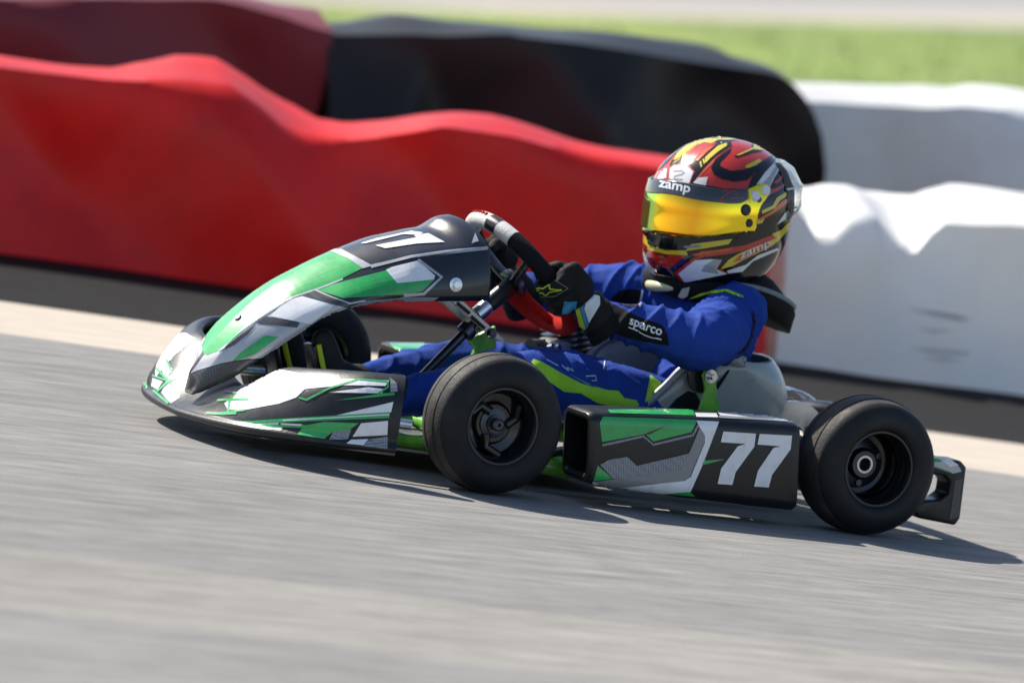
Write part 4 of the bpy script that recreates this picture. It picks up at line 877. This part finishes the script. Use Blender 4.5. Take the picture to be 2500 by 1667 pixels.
def vpanel(name, up, lo, A, grow, m, thick, na=72, nr=14):
    U, Lw = edge(up, tv), edge(lo, tv); secs = []
    for i in range(na+1):
        az = A*(i/na*2-1); a = abs(az); zu, zl = interp(U, min(a, U[-1][0]))[0], interp(Lw, min(a, Lw[-1][0]))[0]
        secs.append([hpt(zl+(zu-zl)*k/nr, az, grow) for k in range(nr+1)])
    o = mesh(name, *loft(secs, False), m, hel); md = o.modifiers.new('s', 'SOLIDIFY'); md.thickness = thick; md.offset = 0; return o
UPE = [(380, 500), (470, 522), (560, 540), (660, 560), (760, 575), (940, 582), (1040, 570)]
AZV = edge([(1030, 700)], tv)[-1][0]
vpanel('visor', UPE, [(300, 978), (430, 992), (560, 998), (700, 990), (850, 972), (1010, 950)], AZV, .0055, 'visor_gold', .003)
vpanel('visor_strip', UPE, [(400, 632), (560, 666), (740, 692), (940, 702), (1030, 660)], AZV-.02, .0078, 'visor_strip', .0008)
vdecal('visor_end', hel, tv, [(4, 1000, 590), (4, 1040, 568), (4, 1130, 530), (4, 1185, 535), (4, 1212, 570), (4, 1200, 620), (4, 1130, 720), (4, 1105, 800), (4, 1092, 890), (4, 1075, 940), (4, 990, 942), (4, 990, 720)], 'visor_gold', .0012, .003)
lettering('visor_lettering', 'zamp', [(4, 250, 500), (4, 524, 556), (4, 508, 636), (4, 238, 584)], hel, tv2, 'lettering_white', .0008, bold=.02)
decal('visor_logo', hel, tv2, [stroke(4, [(790, 600), (840, 590), (850, 610), (800, 650), (770, 680), (830, 685)], 7), stroke(4, [(860, 610), (910, 590), (920, 615), (860, 660), (980, 655)], 7)], 'helmet_red', .0008)
lettering('side_lettering', 'zamp', [(4, 948, 1140), (4, 1205, 1022), (4, 1215, 1085), (4, 945, 1205)], hel, th, 'helmet_white', .0024, bold=.01)
lettering('chin_lettering', 'zamp', [(4, 190, 1118), (4, 322, 1145), (4, 322, 1185), (4, 190, 1150)], hel, th, 'helmet_black', .0022)
def hhit(x, y, tree=tv): h = tree.ray_cast(CAM, rayd(*px(4, x, y)).normalized()); return h[0], (h[1] if h[1].dot(cf) < 0 else -h[1])
for x, y, r, m, nm in ((1085, 638, .0105, 'helmet_white', 'visor_pivot'), (1172, 590, .0105, 'helmet_white', 'visor_pivot'), (998, 758, .011, 'black_plastic', 'tear_off_post'), (1028, 872, .008, 'black_plastic', 'visor_lock'), (1112, 668, .006, 'helmet_blue', 'pivot_screw')):
    p, n = hhit(x, y); lathe(nm, [(.0005, .0045), (r*.75, .0045), (r, .002), (r, -.003), (.0005, -.003)], p, n, m, hel, 24)
# chin vents, lower trim and head padding
for poly in ([(145, 935), (300, 985), (560, 998), (860, 975), (1040, 950), (900, 1002), (520, 1052), (470, 1105), (300, 1100), (200, 1070), (150, 1015)],):
    vdecal('chin_vent', hel, th, [(4, *q) for q in poly], 'helmet_black', .003, .003)
decal('vent_mesh', hel, th, [stroke(4, [(470, 1080), (610, 1072)], 20)], 'carbon_light', .0045)
tube('bottom_trim', [hpt(-.142, 2*math.pi*k/72) for k in range(73)], .0048, 'black_plastic', hel, 8)
lathe('neck_padding', [(.075, -.03), (.080, .0), (.080, .03), (.06, .04)], HC-HUp*.115-HFw*.022, HUp, 'white_cloth', hel, 40)
for i_, (x, y) in enumerate([(570, 122), (655, 108), (735, 88), (815, 82), (710, 120), (770, 140), (775, 178), (850, 118), (905, 105), (960, 122), (995, 132)]):
    h = th.ray_cast(CAM, rayd(*px(4, x, y)).normalized())
    if h[0] is not None: lathe('crown_stud', [(.0005, .005), (.003, .0045), (.0042, .002), (.0042, -.001), (.0005, -.001)], h[0], h[1] if h[1].z > 0 else -h[1], 'clear_plastic', hel, 12)
# clear rear spoiler
secs = []
for i_ in range(15):
    az = math.pi+(i_-7)/7*1.15; e = 1-abs((i_-7)/7)**3; row = []
    for z, g in ((.098, .002), (.094, .008*e+.003), (.080, .016*e+.003), (.050, .022*e+.003), (.015, .016*e+.003), (-.005, .004*e+.002)): row.append(hpt(z, az, 0)+(hpt(z, az)-HC).normalized()*g)
    secs.append(row)
sp_ = mesh('rear_spoiler', *loft(secs, False), 'clear_plastic', hel); md = sp_.modifiers.new('s', 'SOLIDIFY'); md.thickness = .0015
tube('spoiler_edge', [s[3] for s in secs], .002, 'helmet_white', sp_, 6)
# ---- neck collar
NC = V((.612, 0, .392)); secs = []
for i_ in range(49):
    a = 2*math.pi*i_/48; c, s = math.cos(a), math.sin(a); bk = max(0, c); fr_ = max(0, -c)
    d_ = V((c, s, 0)); ro = .118+.064*bk**2+.004*abs(s)**2+.006*fr_; zc = -.040*bk**3; hh = .022+.010*abs(s)
    row = [NC+d_*.070+V((0, 0, .022+.030*bk)), NC+d_*(.070+(ro-.07)*.5)+V((0, 0, .024+.014*bk+zc*.4)), NC+d_*ro*.97+V((0, 0, .012+zc)), NC+d_*ro+V((0, 0, zc)), NC+d_*ro*.97+V((0, 0, -hh+zc*1.3)), NC+d_*(.07+(ro-.07)*.4)+V((0, 0, -hh*1.1+zc*.6)), NC+d_*.066+V((0, 0, -hh))]
    secs.append(row)
co = mesh('neck_collar', *loft(secs, True), 'foam_black', drv); co['label'] = 'black foam neck collar with lime and grey edging'
tube('collar_edge', [s[2]+V((0, 0, .002)) for s in secs[:13]+[]], .005, 'collar_grey', co, 8); tube('collar_edge', [s[2]+V((0, 0, .002)) for s in secs[36:]], .005, 'collar_grey', co, 8)
tk = bvh(co)
decal('lime_tab', co, tk, [(5, (1680, 325), (1760, 345), (1772, 372), (1690, 368)), (5, (1190, 455), (1290, 405), (1390, 385), (1380, 398), (1270, 435))], 'suit_lime', .001)
decal('tan_tab', co, tk, [(5, (1135, 365), (1200, 350), (1180, 430), (1130, 455), (1100, 430))], 'kerb_concrete', .001)
mat('chin_yellow', (.50, .50, .30), .35, var=.2)
ca = [math.radians(-66+6*k) for k in range(13)]
tube('chin_pad', [hpt(-.142, a)-HUp*.006+(HFw*math.cos(a)+HLf*math.sin(a))*.016 for a in ca], [.003+.009*math.sin(math.pi*k/12)**.7 for k in range(13)], 'chin_yellow', drv, 12)
